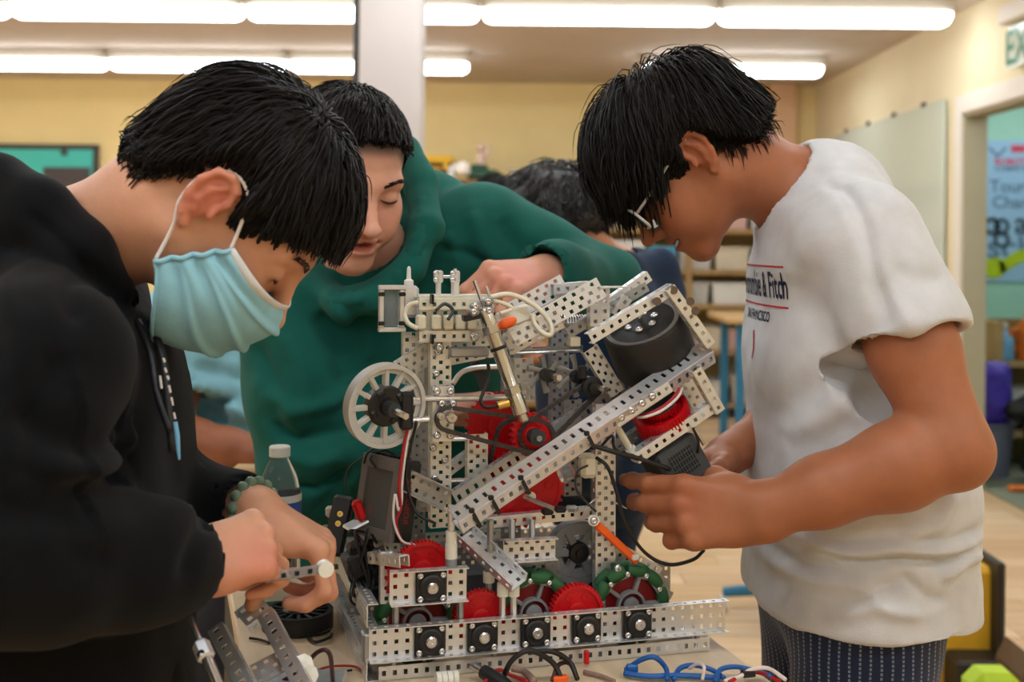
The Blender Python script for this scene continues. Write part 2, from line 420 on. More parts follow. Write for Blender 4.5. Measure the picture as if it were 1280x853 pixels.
# ------------------------------------------------------------------ fluorescent fixtures
def fixture(x0, x1, y, label, group, z=2.52, caps=(1, 1)):
    t = thing('ceiling_light', ((x0+x1)/2, y, z), label, 'ceiling light', group)
    n = 14; prof = [(.105*math.cos(math.pi*k/n), -.062*math.sin(math.pi*k/n)) for k in range(n+1)]
    R = []
    for x, s_ in ((x0+.01, .55), (x0+.02, .8), (x0+.05, 1), (x1-.05, 1), (x1-.02, .8), (x1-.01, .55)):
        R.append([np.array((x, y+s_*a, z+s_*b)) for a, b in prof])
    link('lens', MB().rings(R, True), 'lens', t)
    link('housing', MB().box(((x0+x1)/2, y, z+.038), (x1-x0, .18, .075), bev=.008), 'fixture_white', t)
    return t
row1 = [P(1188, 25, 6.3)[0]-1.235*k for k in range(6)]
wh = ['second from the right wall', 'third from the right wall', 'just left of the white column', 'fifth from the right wall']
fixture(row1[0]-1.225, row1[0], 6.3, 'lit fluorescent light in the nearer row, at its right end above the boy in white', 'lights of the nearer row')
fixture(row1[1]-1.225, row1[1], 6.3, 'lit fluorescent light in the nearer row, second from the right wall', 'lights of the nearer row')
fixture(row1[2]-1.225, row1[2], 6.3, 'lit fluorescent light in the nearer row, passing behind the white column', 'lights of the nearer row')
fixture(row1[3]-1.225, row1[3], 6.3, 'lit fluorescent light in the nearer row, at the top left corner', 'lights of the nearer row')
fixture(row1[4]-1.225, row1[4], 6.3, 'lit fluorescent light in the nearer row, beyond the top left corner', 'lights of the nearer row')
e2 = P(1028, 96, 8.2)[0]; f2 = P(587, 90, 8.2)[0]
fixture(e2-1.225, e2, 8.2, 'lit fluorescent light in the farther row, behind the boy in white', 'lights of the farther row')
for k in range(4):
    fixture(f2-1.235*k-1.225, f2-1.235*k, 8.2, ['lit fluorescent light in the farther row, ending right of the white column', 'lit fluorescent light in the farther row, above the masked boy',
            'lit fluorescent light in the farther row, at the left picture edge', 'lit fluorescent light in the farther row, beyond the left picture edge'][k], 'lights of the farther row')
for j, y in enumerate((4.4, 2.5, .6, -1.3)):         # the rows overhead, above the picture
    for k in range(4):
        x1 = 2.25-1.6*k
        fixture(x1-1.225, x1, y, 'lit fluorescent light overhead outside the picture, row %s, %s from the right wall' % (['nearest the column', 'above the robot', 'above the camera', 'behind the camera'][j], ['first', 'second', 'third', 'fourth'][k]), 'lights overhead outside the picture')
fixture(3.0, 4.225, 7.4, 'unseen fluorescent light added to light the room beyond the doorway', 'added lights beyond the doorway')  # unseen fixture, added so the adjoining room gets light
fixture(3.0, 4.225, 5.6, 'unseen added fluorescent light beyond the doorway, nearest of the four', 'added lights beyond the doorway')  # this and the ones below: unseen, added to brighten the adjoining room
fixture(4.5, 5.725, 7.4, 'unseen added fluorescent light beyond the doorway, farther right', 'added lights beyond the doorway')
fixture(3.4, 4.625, 8.9, 'unseen added fluorescent light beyond the doorway, above the poster', 'added lights beyond the doorway')
# ------------------------------------------------------------------ things on the walls
t = thing('teal_board', P(60, 225, 9.66), 'black framed teal notice board on the far yellow wall', 'notice board')
a = P(120, 184, 9.66); xw = -4.9; zt, zb = a[2], a[2]-.75
link('panel', MB().box(((xw+a[0])/2, 9.675, (zt+zb)/2), (a[0]-xw, .03, zt-zb)), 'teal_board', t)
for c, s_ in ((((xw+a[0])/2, zt), (a[0]-xw+.04, .04)), (((xw+a[0])/2, zb), (a[0]-xw+.04, .04)), ((xw, (zt+zb)/2), (.04, zt-zb)), ((a[0], (zt+zb)/2), (.04, zt-zb))):
    link('frame', MB().box((c[0], 9.665, c[1]), (s_[0], .05, s_[1]), bev=.006), 'dark_frame', t)
b = P(54, 209, 9.66); link('dark_panel', MB().box(((b[0]+a[0])/2-.02, 9.655, b[2]-.18), (a[0]-b[0]-.05, .02, .36)), 'dark_board', t)
c = P(80, 188, 9.64); link('clip', MB().box((c[0], 9.64, c[2]-.01), (.05, .02, .06), bev=.01), 'dark_frame', t)
t = thing('glass_board', (XR-.02, 7.9, 1.0), 'pale frosted glass writing board on the cream right wall', 'whiteboard')
wy0, wy1 = XR*F/(1186-PX)+.02, XR*F/(1046-PX)
link('panel', MB().box((XR-.02, (wy0+wy1)/2, 1.55), (.012, wy1-wy0, 1.18), bev=.003), 'glass_board', t)
for k in range(4): link('clip', MB().box((XR-.024, wy0+.35+k*.55, 2.145), (.026, .035, .03), bev=.006), 'dark_frame', t)
for k in range(2): link('clip', MB().box((XR-.024, wy0+.5+k*1.2, .958), (.026, .035, .03), bev=.006), 'dark_frame', t)
t = thing('exit_sign', (XR, 5.6, 2.2), 'green lettered EXIT sign with white housing above the doorway', 'exit sign')
link('housing', MB().box((XR-.05, 5.62, 2.425), (.10, .44, .09), bev=.01), 'white_paint', t)
link('panel', MB().box((XR-.05, 5.62, 2.27), (.012, .40, .20), bev=.002), 'sign_glass', t)
v, f = text_mesh('EXIT', .235, 'CENTER', 0, .004); mm = MB(); mm.add([(XR-.0575, 5.62-x*.95, 2.19+y) for x, y, z in v], [q[::-1] for q in f]); link('lettering', mm, 'sign_green', t)
# poster in the room beyond
YP = 9.69; p0 = P(1233, 175, YP); p1 = P(1233, 352, YP); PWd = .85
t = thing('poster', (p0[0]+.4, YP, p1[2]), 'pale blue team poster with gear lettering and a lime splash beyond the doorway', 'poster')
link('sheet', MB().box((p0[0]+PWd/2, YP, (p0[2]+p1[2])/2), (PWd, .012, p0[2]-p1[2])), 'poster_blue', t)
def wtext(s, px, py, size, m_, bold=0.0, sx=1.0, name='lettering'):
    q = P(px, py, YP-.008); v, f = text_mesh(s, size, 'LEFT', 0, bold); mm = MB(); mm.add([(q[0]+x*sx, YP-.008, q[2]+y) for x, y, z in v], f); link(name, mm, m_, t)
wtext('Tournament', 1237, 240, .14, 'ink_grey', .003); wtext('Champions', 1240, 260, .14, 'ink_grey', .003)
wtext('ROBOTICS', 1243, 206, .075, 'ink_red', .003); wtext('COMPETITION', 1243, 214, .06, 'ink_grey', .002); wtext('a', 1268, 292, .26, 'ink_dark', .004); wtext('sch', 1233, 322, .26, 'ink_grey', .004, 1.15)
mm = MB(); M_ = axes((0,-1,0), (1,0,0))
q = P(1247, 190, YP-.008); mm.prism([(-.07,.05), (-.02,.0), (0,-.02), (.02,.0), (.07,.05), (.07,.02), (0,-.05), (-.07,.02)], 0, .002, M_, q); link('emblem', mm, 'ink_grey', t)
q = P(1273, 186, YP-.008); link('emblem', MB().box(q, (.12, .003, .06)), 'ink_red', t)
mm = MB()
for px, py, r in ((1240, 283, .068), (1252, 283, .06), (1252, 300, .062)):
    q = P(px, py, YP-.009); mm.ringprism(circ(r, 20), circ(r*.6, 20), 0, .003, M_, q)
    for k in range(9):
        a_ = 2*math.pi*k/9; mm.box(q+np.array((math.cos(a_)*r, 0, math.sin(a_)*r)), (.02, .004, .02), R=np.array([[math.cos(a_),0,-math.sin(a_)],[0,1,0],[math.sin(a_),0,math.cos(a_)]]))
link('gear_print', mm, 'ink_dark', t)
mm = MB(); q = P(1243, 335, YP-.010); mm.prism([(.09*math.cos(k*.3)*(1+.12*math.sin(k*2.3)), .085*math.sin(k*.3)*(1+.1*math.cos(k*1.7))) for k in range(21)], 0, .003, M_, q)
mm.prism([(.03,.04), (.16,.13), (.3,.17), (.42,.24), (.44,.17), (.36,.10), (.2,.04), (.06,-.05)], 0, .003, M_, q); link('splash_print', mm, 'lime', t)
# ------------------------------------------------------------------ shelving against the far wall
t = thing('shelving_unit', (.7, 9.3, 0), 'wooden shelving unit along the far yellow wall', 'shelves')
sx0, sx1, sy0, sy1 = P(505, 230, 9)[0], 2.40, 9.0, 9.5
levels = [.12, .52, .86, 1.12, 1.43, 1.78]
for z in levels: link('shelf', MB().box(((sx0+sx1)/2, (sy0+sy1)/2, z-.02), (sx1-sx0, sy1-sy0, .04), bev=.004), 'shelf_wood', t)
for k in range(4):
    x = sx0+(sx1-sx0)*k/3
    for y in (sy0+.03, sy1-.03): link('post', MB().box((x, y, .89), (.05, .05, 1.78)), 'shelf_wood', t)
def tray(x, y, z, w_, d_, h_, m_, label, group, tilt=0):
    """open bin with a lip and slanted front"""
    mm = MB(); a = [(x-w_/2, y-d_/2), (x+w_/2, y-d_/2), (x+w_/2, y+d_/2), (x-w_/2, y+d_/2)]; b = [(x+(p-x)*.9, y+(q-y)*.9) for p, q in a]
    def L(p, zz): return [np.array((*c_, zz)) for c_ in p]
    i_ = [(x+(p-x)*.93, y+(q-y)*.93) for p, q in a]; ib = [(x+(p-x)*.84, y+(q-y)*.84) for p, q in a]
    mm.rings([L(b, z), L([(x+(p-x)*.96, y+(q-y)*.96) for p, q in a], z+h_*.86), L(a, z+h_*.88), L(a, z+h_), L(i_, z+h_), L(ib, z+.012)], True)
    return tag(link('storage_bin', mm, m_), label, 'bin', group)
rs = random.Random(4)
cols = ['bin_grey', 'bin_beige', 'bin_white', 'bin_pink', 'bin_grey', 'bin_green', 'bin_beige']
nm = {'bin_grey':'grey', 'bin_beige':'beige', 'bin_white':'white', 'bin_pink':'pinkish', 'bin_green':'dull green', 'bin_blue':'blue'}
lv = {0:'lowest', 1:'second lowest', 2:'third', 3:'fourth', 4:'upper'}
ords = ['first', 'second', 'third', 'fourth', 'fifth', 'sixth', 'seventh', 'eighth', 'ninth', 'tenth', 'eleventh', 'twelfth', 'thirteenth', 'fourteenth']
for li, z in enumerate(levels[:-1]):
    x = sx0+.08; n = 0
    while x < sx1-.3:
        w_ = rs.uniform(.2, .34); h_ = min(rs.uniform(.14, .22), levels[li+1]-z-.09); c_ = cols[rs.randrange(7)]
        if li == 3 and n == 6: c_ = 'bin_blue'
        tray(x+w_/2, 9.2, z+.001, w_, .34, h_, c_, '%s storage bin on the %s shelf at the far wall, %s from the left' % (nm[c_], lv[li], ords[n]), 'storage bins on the shelving unit'); x += w_+.02; n += 1
# on top of the shelf
a = P(526, 220, 9.2); t = thing('tool_case', (a[0]+.1, 9.2, 1.781), 'black and yellow tool case on top of the shelving beside the column', 'tool case')
link('base', MB().box((a[0]+.08, 9.2, 1.781+.06), (.36, .3, .12), bev=.02), 'box_black', t); link('lid', MB().box((a[0]+.08, 9.2, 1.781+.15), (.36, .3, .06), bev=.02), 'box_yellow', t)
link('handle', MB().tube(spline([(a[0], 9.04, 1.86), (a[0]+.03, 9.0, 1.86), (a[0]+.13, 9.0, 1.86), (a[0]+.16, 9.04, 1.86)], 5), .012, 8), 'box_yellow', t)
for s_ in (-1, 1): link('latch', MB().box((a[0]+.08+s_*.12, 9.042, 1.88), (.04, .016, .06), bev=.006), 'box_yellow', t)
a = P(567, 213, 8.95); t = thing('desk_lamp', (a[0], 8.95, 1.3), 'white gooseneck lamp clamped to the shelving top', 'lamp')
link('stem', MB().tube(spline([(a[0]-.02, 8.96, 1.45), (a[0]-.02, 8.95, 1.7), (a[0]-.01, 8.95, 1.85), (a[0]+.05, 8.95, 1.87)], 6), .028, 10), 'bin_white', t)
link('shade', MB().lathe([(.02,.06), (.045,.04), (.06,0), (.05,-.03), (.0,-.02)], (a[0]+.07, 8.95, 1.85), (.2,0,1), 16), 'white_paint', t)
link('clamp', MB().box((a[0]-.02, 8.97, 1.43), (.06, .06, .1), bev=.01), 'bin_white', t)
a = P(604, 213, 9.2); t = thing('model_vehicle', (a[0], 9.2, 1.781), 'small dark green model with a pale figure on the shelving top', 'model')
link('hull', MB().box((a[0], 9.2, 1.825), (.26, .16, .085), bev=.03), 'leaf_green', t); link('turret', MB().box((a[0]-.03, 9.2, 1.88), (.14, .12, .05), bev=.02), 'leaf_green', t)
mm = MB().tube([(a[0]-.02, 9.2, 1.88), (a[0]-.02, 9.2, 1.95), (a[0]-.015, 9.2, 2.0)], [.035, .04, .02], 10).ball((a[0]-.015, 9.2, 2.035), .035, 10, 8)
mm.tube([(a[0]+.005, 9.2, 1.98), (a[0]+.04, 9.19, 1.98), (a[0]+.06, 9.19, 2.05)], .012, 8); link('figure', mm, 'figure_pink', t)
a = P(705, 200, 9.2); tag(link('cap_lid', MB().lathe([(.1, 0), (.1, .03), (.07, .07), (.02, .085), (.005, .085)], (a[0], 9.2, 1.781), (0,0,1), 18), 'bin_green'), 'dull green round lid on the shelving top behind the navy hooded person', 'lid')
a = P(652, 205, 9.2); tray(a[0], 9.2, 1.781, .2, .2, .09, 'bin_beige', 'small beige tray on the shelving top, between the green model and the round lid', 'trays on top')
# blue legged table
a = P(908, 398, 7.2); t = thing('side_table', (a[0]+.3, 7.5, 0), 'wooden topped table with blue steel legs behind the boy in white', 'table')
zt = a[2]; link('table_top', MB().box((a[0]+.45, 7.55, zt-.015), (.9, .7, .035), bev=.006), 'pine', t)
for x in (a[0]+.10, a[0]+.81):
    for y in (7.28, 7.82): link('leg', MB().box((x, y, (zt-.03)/2), (.05, .05, zt-.034), bev=.006), 'blue_steel', t)
# stool with blue ring behind the boy in white
a = P(930, 765, 4.2); t = thing('stool', (a[0]+.06, 4.2, 0), 'grey stool with a blue tipped star base behind the boy in white', 'stool')
bx = a[0]+.19
link('post', MB().lathe([(.03, .09), (.03, .3), (.018, .3), (.018, .55)], (bx, 4.2, 0), (0,0,1), 14), 'steel_leg', t)
link('seat', MB().lathe([(.02, .55), (.15, .56), (.17, .59), (.16, .63), (.02, .64)], (bx, 4.2, 0), (0,0,1), 24), 'dark_frame', t)
for k in range(5):
    q = 2*math.pi*k/5+2.9; e = np.array((bx+.26*math.cos(q), 4.2+.26*math.sin(q), .07))
    link('foot', MB().tube([(bx, 4.2, .11), e], [.026, .018], 8), 'blue_steel', t); link('caster', MB().cyl(e+np.array((-.012, 0, -.04)), e+np.array((.012, 0, -.04)), .03, n=14), 'bin_white' if k == 0 else 'dark_frame', t)
link('hub', MB().lathe([(.02, .06), (.075, .08), (.06, .13), (.03, .16)], (bx, 4.2, 0), (0,0,1), 18), 'blue_steel', t)
# yellow and black case, brown panel and lime tool at the right edge
Yc = 3.55; a = P(1212, 700, Yc); b = P(1242, 836, Yc); zb = 0.0
t = thing('yellow_case', (a[0], Yc, 0), 'yellow and black upright tool case standing right of the boy in white', 'tool case')
link('body', MB().box(((a[0]+b[0])/2-.12, Yc+.08, .18), (b[0]-a[0]+.24, .2, .22+.14), bev=.015), 'box_yellow', t)
link('spine', MB().box((b[0]-.008, Yc+.05, .195), (.022, .26, .39), bev=.008), 'tool_dark', t)
link('foot_plate', MB().box(((a[0]+b[0])/2-.02, Yc+.02, .06), (b[0]-a[0]+.12, .30, .12), bev=.01), 'tool_dark', t)
a2 = P(1243, 756, 3.4); tag(link('panel_board', MB().prism([(0,0), (.045,0), (.045,.17), (.036,.20), (.028,.205), (0,.15)], -.09, .09, axes((0,1,0), (1,0,0))@np.diag((1,-1,1)), (a2[0], 3.3, 0)), 'brown'), 'brown slanted panel leaning beside the yellow and black case', 'panel')
a3 = P(1210, 836, 3.0); t = thing('cordless_tool', (a3[0]+.06, 3.0, 0), 'lime green cordless tool standing at the bottom right edge', 'power tool')
zt3 = a3[2]; link('body', MB().box((a3[0]+.06, 3.0, zt3-.05), (.13, .12, .10), bev=.03), 'tool_lime', t)
link('handle', MB().tube([(a3[0]+.07, 3.0, zt3-.09), (a3[0]+.085, 3.0, .06)], [.022, .026], 10), 'tool_lime', t); link('battery', MB().box((a3[0]+.08, 3.0, .0355), (.12, .09, .07), bev=.012), 'tool_dark', t)
link('vent', MB().box((a3[0]+.05, 2.938, zt3-.05), (.07, .01, .03), bev=.004), 'tool_dark', t)
# things beyond the doorway
t = thing('pine_shelf', (3.2, 7.2, 0), 'low pine shelf standing beyond the doorway', 'shelves')
a = P(1240, 402, 7.1); qx = a[0]
link('upright', MB().box((qx+.04, 7.25, a[2]/2), (.05, .32, a[2])), 'pine', t); link('upright', MB().box((qx+.95, 7.25, a[2]/2), (.05, .32, a[2])), 'pine', t)
zs = [P(1260, y_, 7.1)[2] for y_ in (455, 518)]+[.2]
for z in zs: link('shelf', MB().box((qx+.49, 7.25, z), (.86, .32, .035)), 'pine', t)
link('back_panel', MB().box((qx+.49, 7.42, a[2]/2), (.94, .012, a[2])), 'shelf_wood', t)
a = P(1256, 440, 7.15); t = thing('spray_bottle', (a[0], 7.15, zs[0]+.018), 'pale blue bottle on the top board of the pine shelf', 'bottle')
link('body', MB().lathe([(.01,0), (.055,.004), (.058,.02), (.056,.12), (.04,.16), (.018,.17), (.018,.185)], (a[0]-.005, 7.15, zs[0]+.018), (0,0,1), 18), 'bottle_blue', t)
link('cap', MB().lathe([(.02,.183), (.022,.19), (.02,.22), (.008,.225)], (a[0]-.005, 7.15, zs[0]+.018), (0,0,1), 14), 'bin_white', t)
a = P(1278, 440, 7.15)+np.array((.03, 0, 0)); t = thing('orange_jug', (a[0]+.03, 7.15, zs[0]+.018), 'orange jug on the pine shelf at the right picture edge', 'jug')
link('body', MB().lathe([(.02,0), (.085,.004), (.09,.03), (.09,.16), (.06,.22), (.03,.25), (.03,.28)], (a[0]+.02, 7.17, zs[0]+.018), (0,0,1), 20), 'orange', t)
link('cap', MB().lathe([(.034,.278), (.034,.31), (.01,.312)], (a[0]+.02, 7.17, zs[0]+.018), (0,0,1), 16), 'bin_white', t)
link('handle', MB().tube(spline([(a[0]-.05, 7.14, zs[0]+.2), (a[0]-.11, 7.12, zs[0]+.19), (a[0]-.12, 7.12, zs[0]+.12), (a[0]-.06, 7.14, zs[0]+.08)], 5), .012, 8), 'orange', t)
a = P(1275, 500, 7.1); tray(a[0], 7.2, zs[1]+.019, .24, .24, .13, 'bin_white', 'white tray of papers on the middle board of the pine shelf', 'trays on the pine shelf')
a = P(1240, 545, 6.85); t = thing('waste_bin', (a[0], 6.85, 0), 'grey waste bin holding a purple bag just beyond the doorway', 'bin')
hb = .30; link('bucket', MB().lathe([(.01, .005), (.10, .0), (.13, hb), (.14, hb), (.14, hb+.012), (.125, hb+.012), (.095, .02), (.01, .02)], (a[0]-.01, 6.85, 0), (0,0,1), 22), 'bin_steel', t)
V_ = Vol((a[0]-.25, 6.65, .15), (a[0]+.3, 7.05, .75), .012); V_.ell((a[0]-.01, 6.85, .44), (.12, .11, .2), .03).ell((a[0]+.02, 6.84, .58), (.08, .08, .08), .03).ell((a[0]-.05, 6.84, .55), (.07, .07, .1), .03)
v, q = V_.mesh(); v = v+vnormals(v, q)*(vnoise(v, 22)*.012)[:,None]; link('bag', npmesh('bag', v, q), 'purple', t)
a = P(1262, 570, 6.75)+np.array((.10, 0, 0)); V_ = Vol((a[0]-.2, 6.5, -.02), (a[0]+.25, 6.95, .6), .012)
V_.chain([(a[0]-.09, 6.70, .40), (a[0]+.02, 6.70, .42), (a[0]+.04, 6.70, .2), (a[0]+.10, 6.70, .07)], [.05, .08, .07, .06], .04).ell((a[0]+.08, 6.7, .09), (.14, .12, .08), .04); V_.half((0,0,0), (0,0,-1))
v, q = V_.mesh(); v = v+vnormals(v, q)*(vnoise(v, 18)*.012)[:,None]; v[:,2] = np.maximum(v[:,2], .001); tag(link('jacket', npmesh('jacket', v, q), 'cloth_black'), 'crumpled black jacket slumped beside the grey waste bin', 'jacket')
a = P(1262, 613, 6.3); tag(link('orange_wrapper', MB().box((2.72, 6.42, .016), (.10, .06, .03), bev=.01), 'orange'), 'small orange wrapper on the floor beyond the doorway', 'wrapper')
# ------------------------------------------------------------------ robot frame on the table
TH = math.radians(16); ZTB = .797
RO = np.array((P(461, 800, 1.37)[0], 1.37, ZTB)); RX = np.array((math.cos(TH), math.sin(TH), 0)); RY = np.array((-math.sin(TH), math.cos(TH), 0))
RM = np.stack((RX, RY, np.array((0,0,1.))), 1)
def R(px, py, yr):
    """robot coordinates of the point seen at a pixel, on the robot's plane y = yr"""
    d = RM.T@ray(px, py); c = RM.T@(np.array((0,0,ZC))-RO); t = (yr-c[1])/d[1]; return c+d*t
def RT(px, py, z=0.0):
    """robot coordinates of the point seen at a pixel at height z above the table"""
    d = RM.T@ray(px, py); c = RM.T@(np.array((0,0,ZC))-RO); t = (z-c[2])/d[2]; return c+d*t
def TW(p): return RO+RM@np.array(p, float)
t = thing('workbench', TW((.15, .1, -ZTB)), 'pale birch topped workbench under the robot', 'table', rotz=TH)
tx0, tx1, ty0, ty1 = -.135, .452, -.34, .50
def tb(c, s_): return MB().box((c[0]-.15, c[1]-.1, c[2]+ZTB), s_, bev=.003)
link('table_top', tb(((tx0+tx1)/2, (ty0+ty1)/2, -.013), (tx1-tx0, ty1-ty0, .026)), 'birch', t)
for y in (ty0, ty1):
    s_ = -1 if y == ty0 else 1; link('apron', tb(((tx0+tx1)/2, y-s_*.05, -.066), (tx1-tx0-.1, .02, .08)), 'birch_edge', t)
for x in (tx0+.04, tx1-.04):
    for y in (ty0+.04, ty1-.04): link('leg', tb((x, y, (-.026-ZTB)/2), (.05, .05, ZTB-.026)), 'steel_leg', t)
# ------------------------------------------------------------------ the robot
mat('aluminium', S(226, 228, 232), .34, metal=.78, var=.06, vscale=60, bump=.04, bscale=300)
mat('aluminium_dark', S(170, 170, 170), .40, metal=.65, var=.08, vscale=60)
mat('aluminium_tan', S(220, 217, 208), .40, metal=.55, var=.08, vscale=50)
mat('bright_steel', S(212, 212, 214), .22, metal=.95)
mat('nickel', S(208, 206, 200), .2, metal=.95)
mat('red_plastic', S(206, 14, 26), .38, var=.06, vscale=30)
mat('red_dark', S(130, 14, 22), .4)
mat('green_roller', S(44, 96, 56), .6, var=.08, vscale=60)
mat('grey_plastic', S(170, 170, 164), .5, var=.04, vscale=20)
mat('rim_grey', S(192, 190, 184), .5, var=.04, vscale=20)
mat('wheel_grey', S(138, 141, 144), .5)
mat('rubber', S(30, 29, 29), .55, var=.15, vscale=40, bump=.1, bscale=60)
mat('chain_dark', S(74, 68, 66), .4, metal=.4, var=.2, vscale=200)
mat('motor_grey', S(58, 60, 62), .5, var=.05, vscale=40)
mat('slot_black', S(10, 10, 11), .7)
mat('bezel', S(112, 106, 104), .45)
mat('screen', S(96, 96, 92), .12, spec=.9)
mat('brass', S(206, 166, 84), .3, metal=.9)
mat('orange_plastic', S(244, 100, 30), .45)
mat('white_plastic', S(232, 230, 220), .4)
mat('cream_plastic', S(226, 220, 198), .4)
mat('clear_plastic', S(220, 226, 228), .15, trans=.75, ior=1.2)
mat('wire_red', S(170, 24, 34), .45); mat('wire_white', S(226, 214, 210), .45); mat('wire_black', S(24, 22, 22), .42); mat('wire_blue', S(28, 92, 170), .4); mat('wire_maroon', S(70, 36, 40), .4)
mat('wire_tan', S(150, 122, 112), .4)
rob = thing('competition_robot', RO, 'silver perforated metal robot with red gears and green rollers standing on the workbench', 'robot', rotz=TH)
PIT = .0127
def perf(n, m, hole=.0047, stag=False):
    """perforated strip lying in xy, n by m half-inch cells, square holes"""
    xs = []; L = n*PIT; Wd = m*PIT; h = hole/2
    key = []
    if not stag:
        gx = sorted([0, L]+[PIT*(i+.5)+s_*h for i in range(n) for s_ in (-1, 1)]); gy = sorted([0, Wd]+[PIT*(j+.5)+s_*h for j in range(m) for s_ in (-1, 1)])
        hole_ = lambda i, j: i % 2 == 1 and j % 2 == 1
    else:                                            # chequer pattern: rows a quarter inch apart, every other one shifted
        gx = sorted([0, L]+[PIT/2*(i+.5)+s_*h for i in range(2*n) for s_ in (-1, 1)]); rows = max(1, 2*m-1); dy = Wd/rows
        gy = sorted([0, Wd]+[dy*(j+.5)+s_*h for j in range(rows) for s_ in (-1, 1)])
        hole_ = lambda i, j: i % 2 == 1 and j % 2 == 1 and ((i//2)+(j//2)) % 2 == 0
    vs = [(x, y, 0) for x in gx for y in gy]; ny = len(gy); fs = []
    for i in range(len(gx)-1):
        for j in range(ny-1):
            if not hole_(i, j): fs.append((i*ny+j, (i+1)*ny+j, (i+1)*ny+j+1, i*ny+j+1))
    return vs, fs
def channel(p0, p1, nrm, m=3, fl=1, flip=1, mt='aluminium', name='channel', stag=False, parent=None, label=None, w_=None, anchor=.5):
    """C-channel from p0 to p1; nrm = direction the web faces; flanges stand back from it (flip -1: towards it)"""
    p0 = np.array(p0, float); p1 = np.array(p1, float); a = unit(p1-p0); L = np.linalg.norm(p1-p0); n = max(1, round(L/PIT))
    nrm = unit(np.array(nrm, float)-a*(np.array(nrm, float)@a)); wv = np.cross(nrm, a); sx = L/(n*PIT); Wd = m*PIT; sw = 1 if w_ is None else w_/Wd
    mb = MB(); v, f = perf(n, m, stag=stag)
    q = lambda x, y, z: p0+a*x*sx+wv*(y-Wd*anchor)*sw+nrm*z
    mb.add([q(x, y, 0) for x, y, z in v], f)
    if fl:
        fw = PIT*fl; v, f = perf(n, 1, hole=.0044)
        mb.add([q(x, 0, -flip*y*fw/PIT) for x, y, z in v], [g[::-1] for g in f]); mb.add([q(x, Wd, -flip*y*fw/PIT) for x, y, z in v], f)
    o = link(name, mb, mt, parent or rob)
    md = o.modifiers.new('solid', 'SOLIDIFY'); md.thickness = .0013; md.offset = 0
    if label: o['label'] = label
    return o
FR = np.array((0, -1., 0)); UP = np.array((0, 0, 1.)); RT_ = np.array((1., 0, 0))
scr = MB().lathe([(.0001,.0), (.0038,.0), (.0042,.0008), (.0040,.0022), (.0022,.0032), (.0014,.0032), (.0012,.0018), (.0001,.0018)], n=10)
SCREW = bpy.data.meshes.new('screw'); SCREW.from_pydata([tuple(map(float, p)) for p in scr.v], [], scr.f); SCREW.materials.append(MATS['bright_steel'])
SCREW.polygons.foreach_set('use_smooth', [True]*len(SCREW.polygons))
def screw(p, n=FR, s_=1.0, parent=None):
    o = bpy.data.objects.new('screw', SCREW); COL.objects.link(o); o.parent = parent or rob; M_ = Matrix(axes(n).tolist()).to_4x4(); M_.translation = Vector(p)
    o.matrix_local = M_ @ Matrix.Scale(s_, 4); return o
def rod(a, b, r=.0032, m='bright_steel', n=6, name='shaft', parent=None, label=None):
    o = link(name, MB().cyl(a, b, r, n=n), m, parent or rob); 
    if label: o['label'] = label
    return o
def standoff(a, b, r=.0042, m='aluminium_dark', name='standoff'): return autosmooth(link(name, MB().cyl(a, b, r, n=6), m, rob), 20)
def gear(c, ax, r, teeth, th, m='red_plastic', name='gear', holes=6, parent=None, hub=.35, label=None, tooth=.0022):
    """spur gear: toothed rim, web recessed, hub boss and round cut-outs"""
    M_ = axes(ax); poly = []
    for k in range(teeth):
        for dk, rr in ((-.28, r-tooth), (-.14, r), (.14, r), (.28, r-tooth)): q = 2*math.pi*(k+dk)/teeth; poly.append((rr*math.cos(q), rr*math.sin(q)))
    n = len(poly); mb = MB(); inner = [(r*.84*math.cos(math.atan2(y, x)), r*.84*math.sin(math.atan2(y, x))) for x, y in poly]
    mb.ringprism(poly, inner, -th/2, th/2, M_, c); mb.lathe([(r*.85, -th*.28), (r*.85, th*.28)], c, ax, 36)
    mb.lathe([(r*hub, -th*.5), (r*hub, th*.5), (r*hub*.8, th*.56), (.0032, th*.56)], c, ax, 20)
    for k in range(holes):
        q = 2*math.pi*k/holes; p = np.array(c)+M_@np.array((r*.6*math.cos(q), r*.6*math.sin(q), 0)); mb.lathe([(r*.13, -th*.4), (r*.13, th*.4), (r*.08, th*.4), (r*.08, th*.1), (.0002, th*.1)], p, ax, 10)
    o = autosmooth(link(name, mb, m, parent or rob), 30)
    if label: o['label'] = label
    return o
def spoke_wheel(c, ax, r, wd, n, mrim, mhub, name='wheel', rim=.10, hub=.38, parent=None, spoke=.0045, label=None):
    """wheel with rim ring, n spokes and a hub"""
    M_ = axes(ax); c = np.array(c, float); N = 48
    o = autosmooth(link(name, MB().ringprism(circ(r, N), circ(r*(1-rim), N), -wd/2, wd/2, M_, c).ringprism(circ(r*(1-rim)+.0005, N), circ(r*(1-rim*2.2), N), -wd*.22, wd*.22, M_, c), mrim, parent or rob), 40)
    if label: o['label'] = label
    for k in range(n):
        q = 2*math.pi*k/n; d = M_@np.array((math.cos(q), math.sin(q), 0)); e = M_@np.array((-math.sin(q), math.cos(q), 0))
        link('spoke', MB().box(c+d*r*(hub+1-rim)/2, (r*(1-rim*1.6-hub)+.006, spoke, wd*.6), R=np.stack((d, e, M_[:,2]), 1), bev=.001), mrim, o)
    autosmooth(link('hub', MB().lathe([(r*hub, -wd*.35), (r*hub, wd*.30), (r*hub*.9, wd*.42), (r*hub*.42, wd*.44), (r*hub*.38, wd*.65), (.003, wd*.65)], c, ax, 28), mhub, o), 30)
    return o
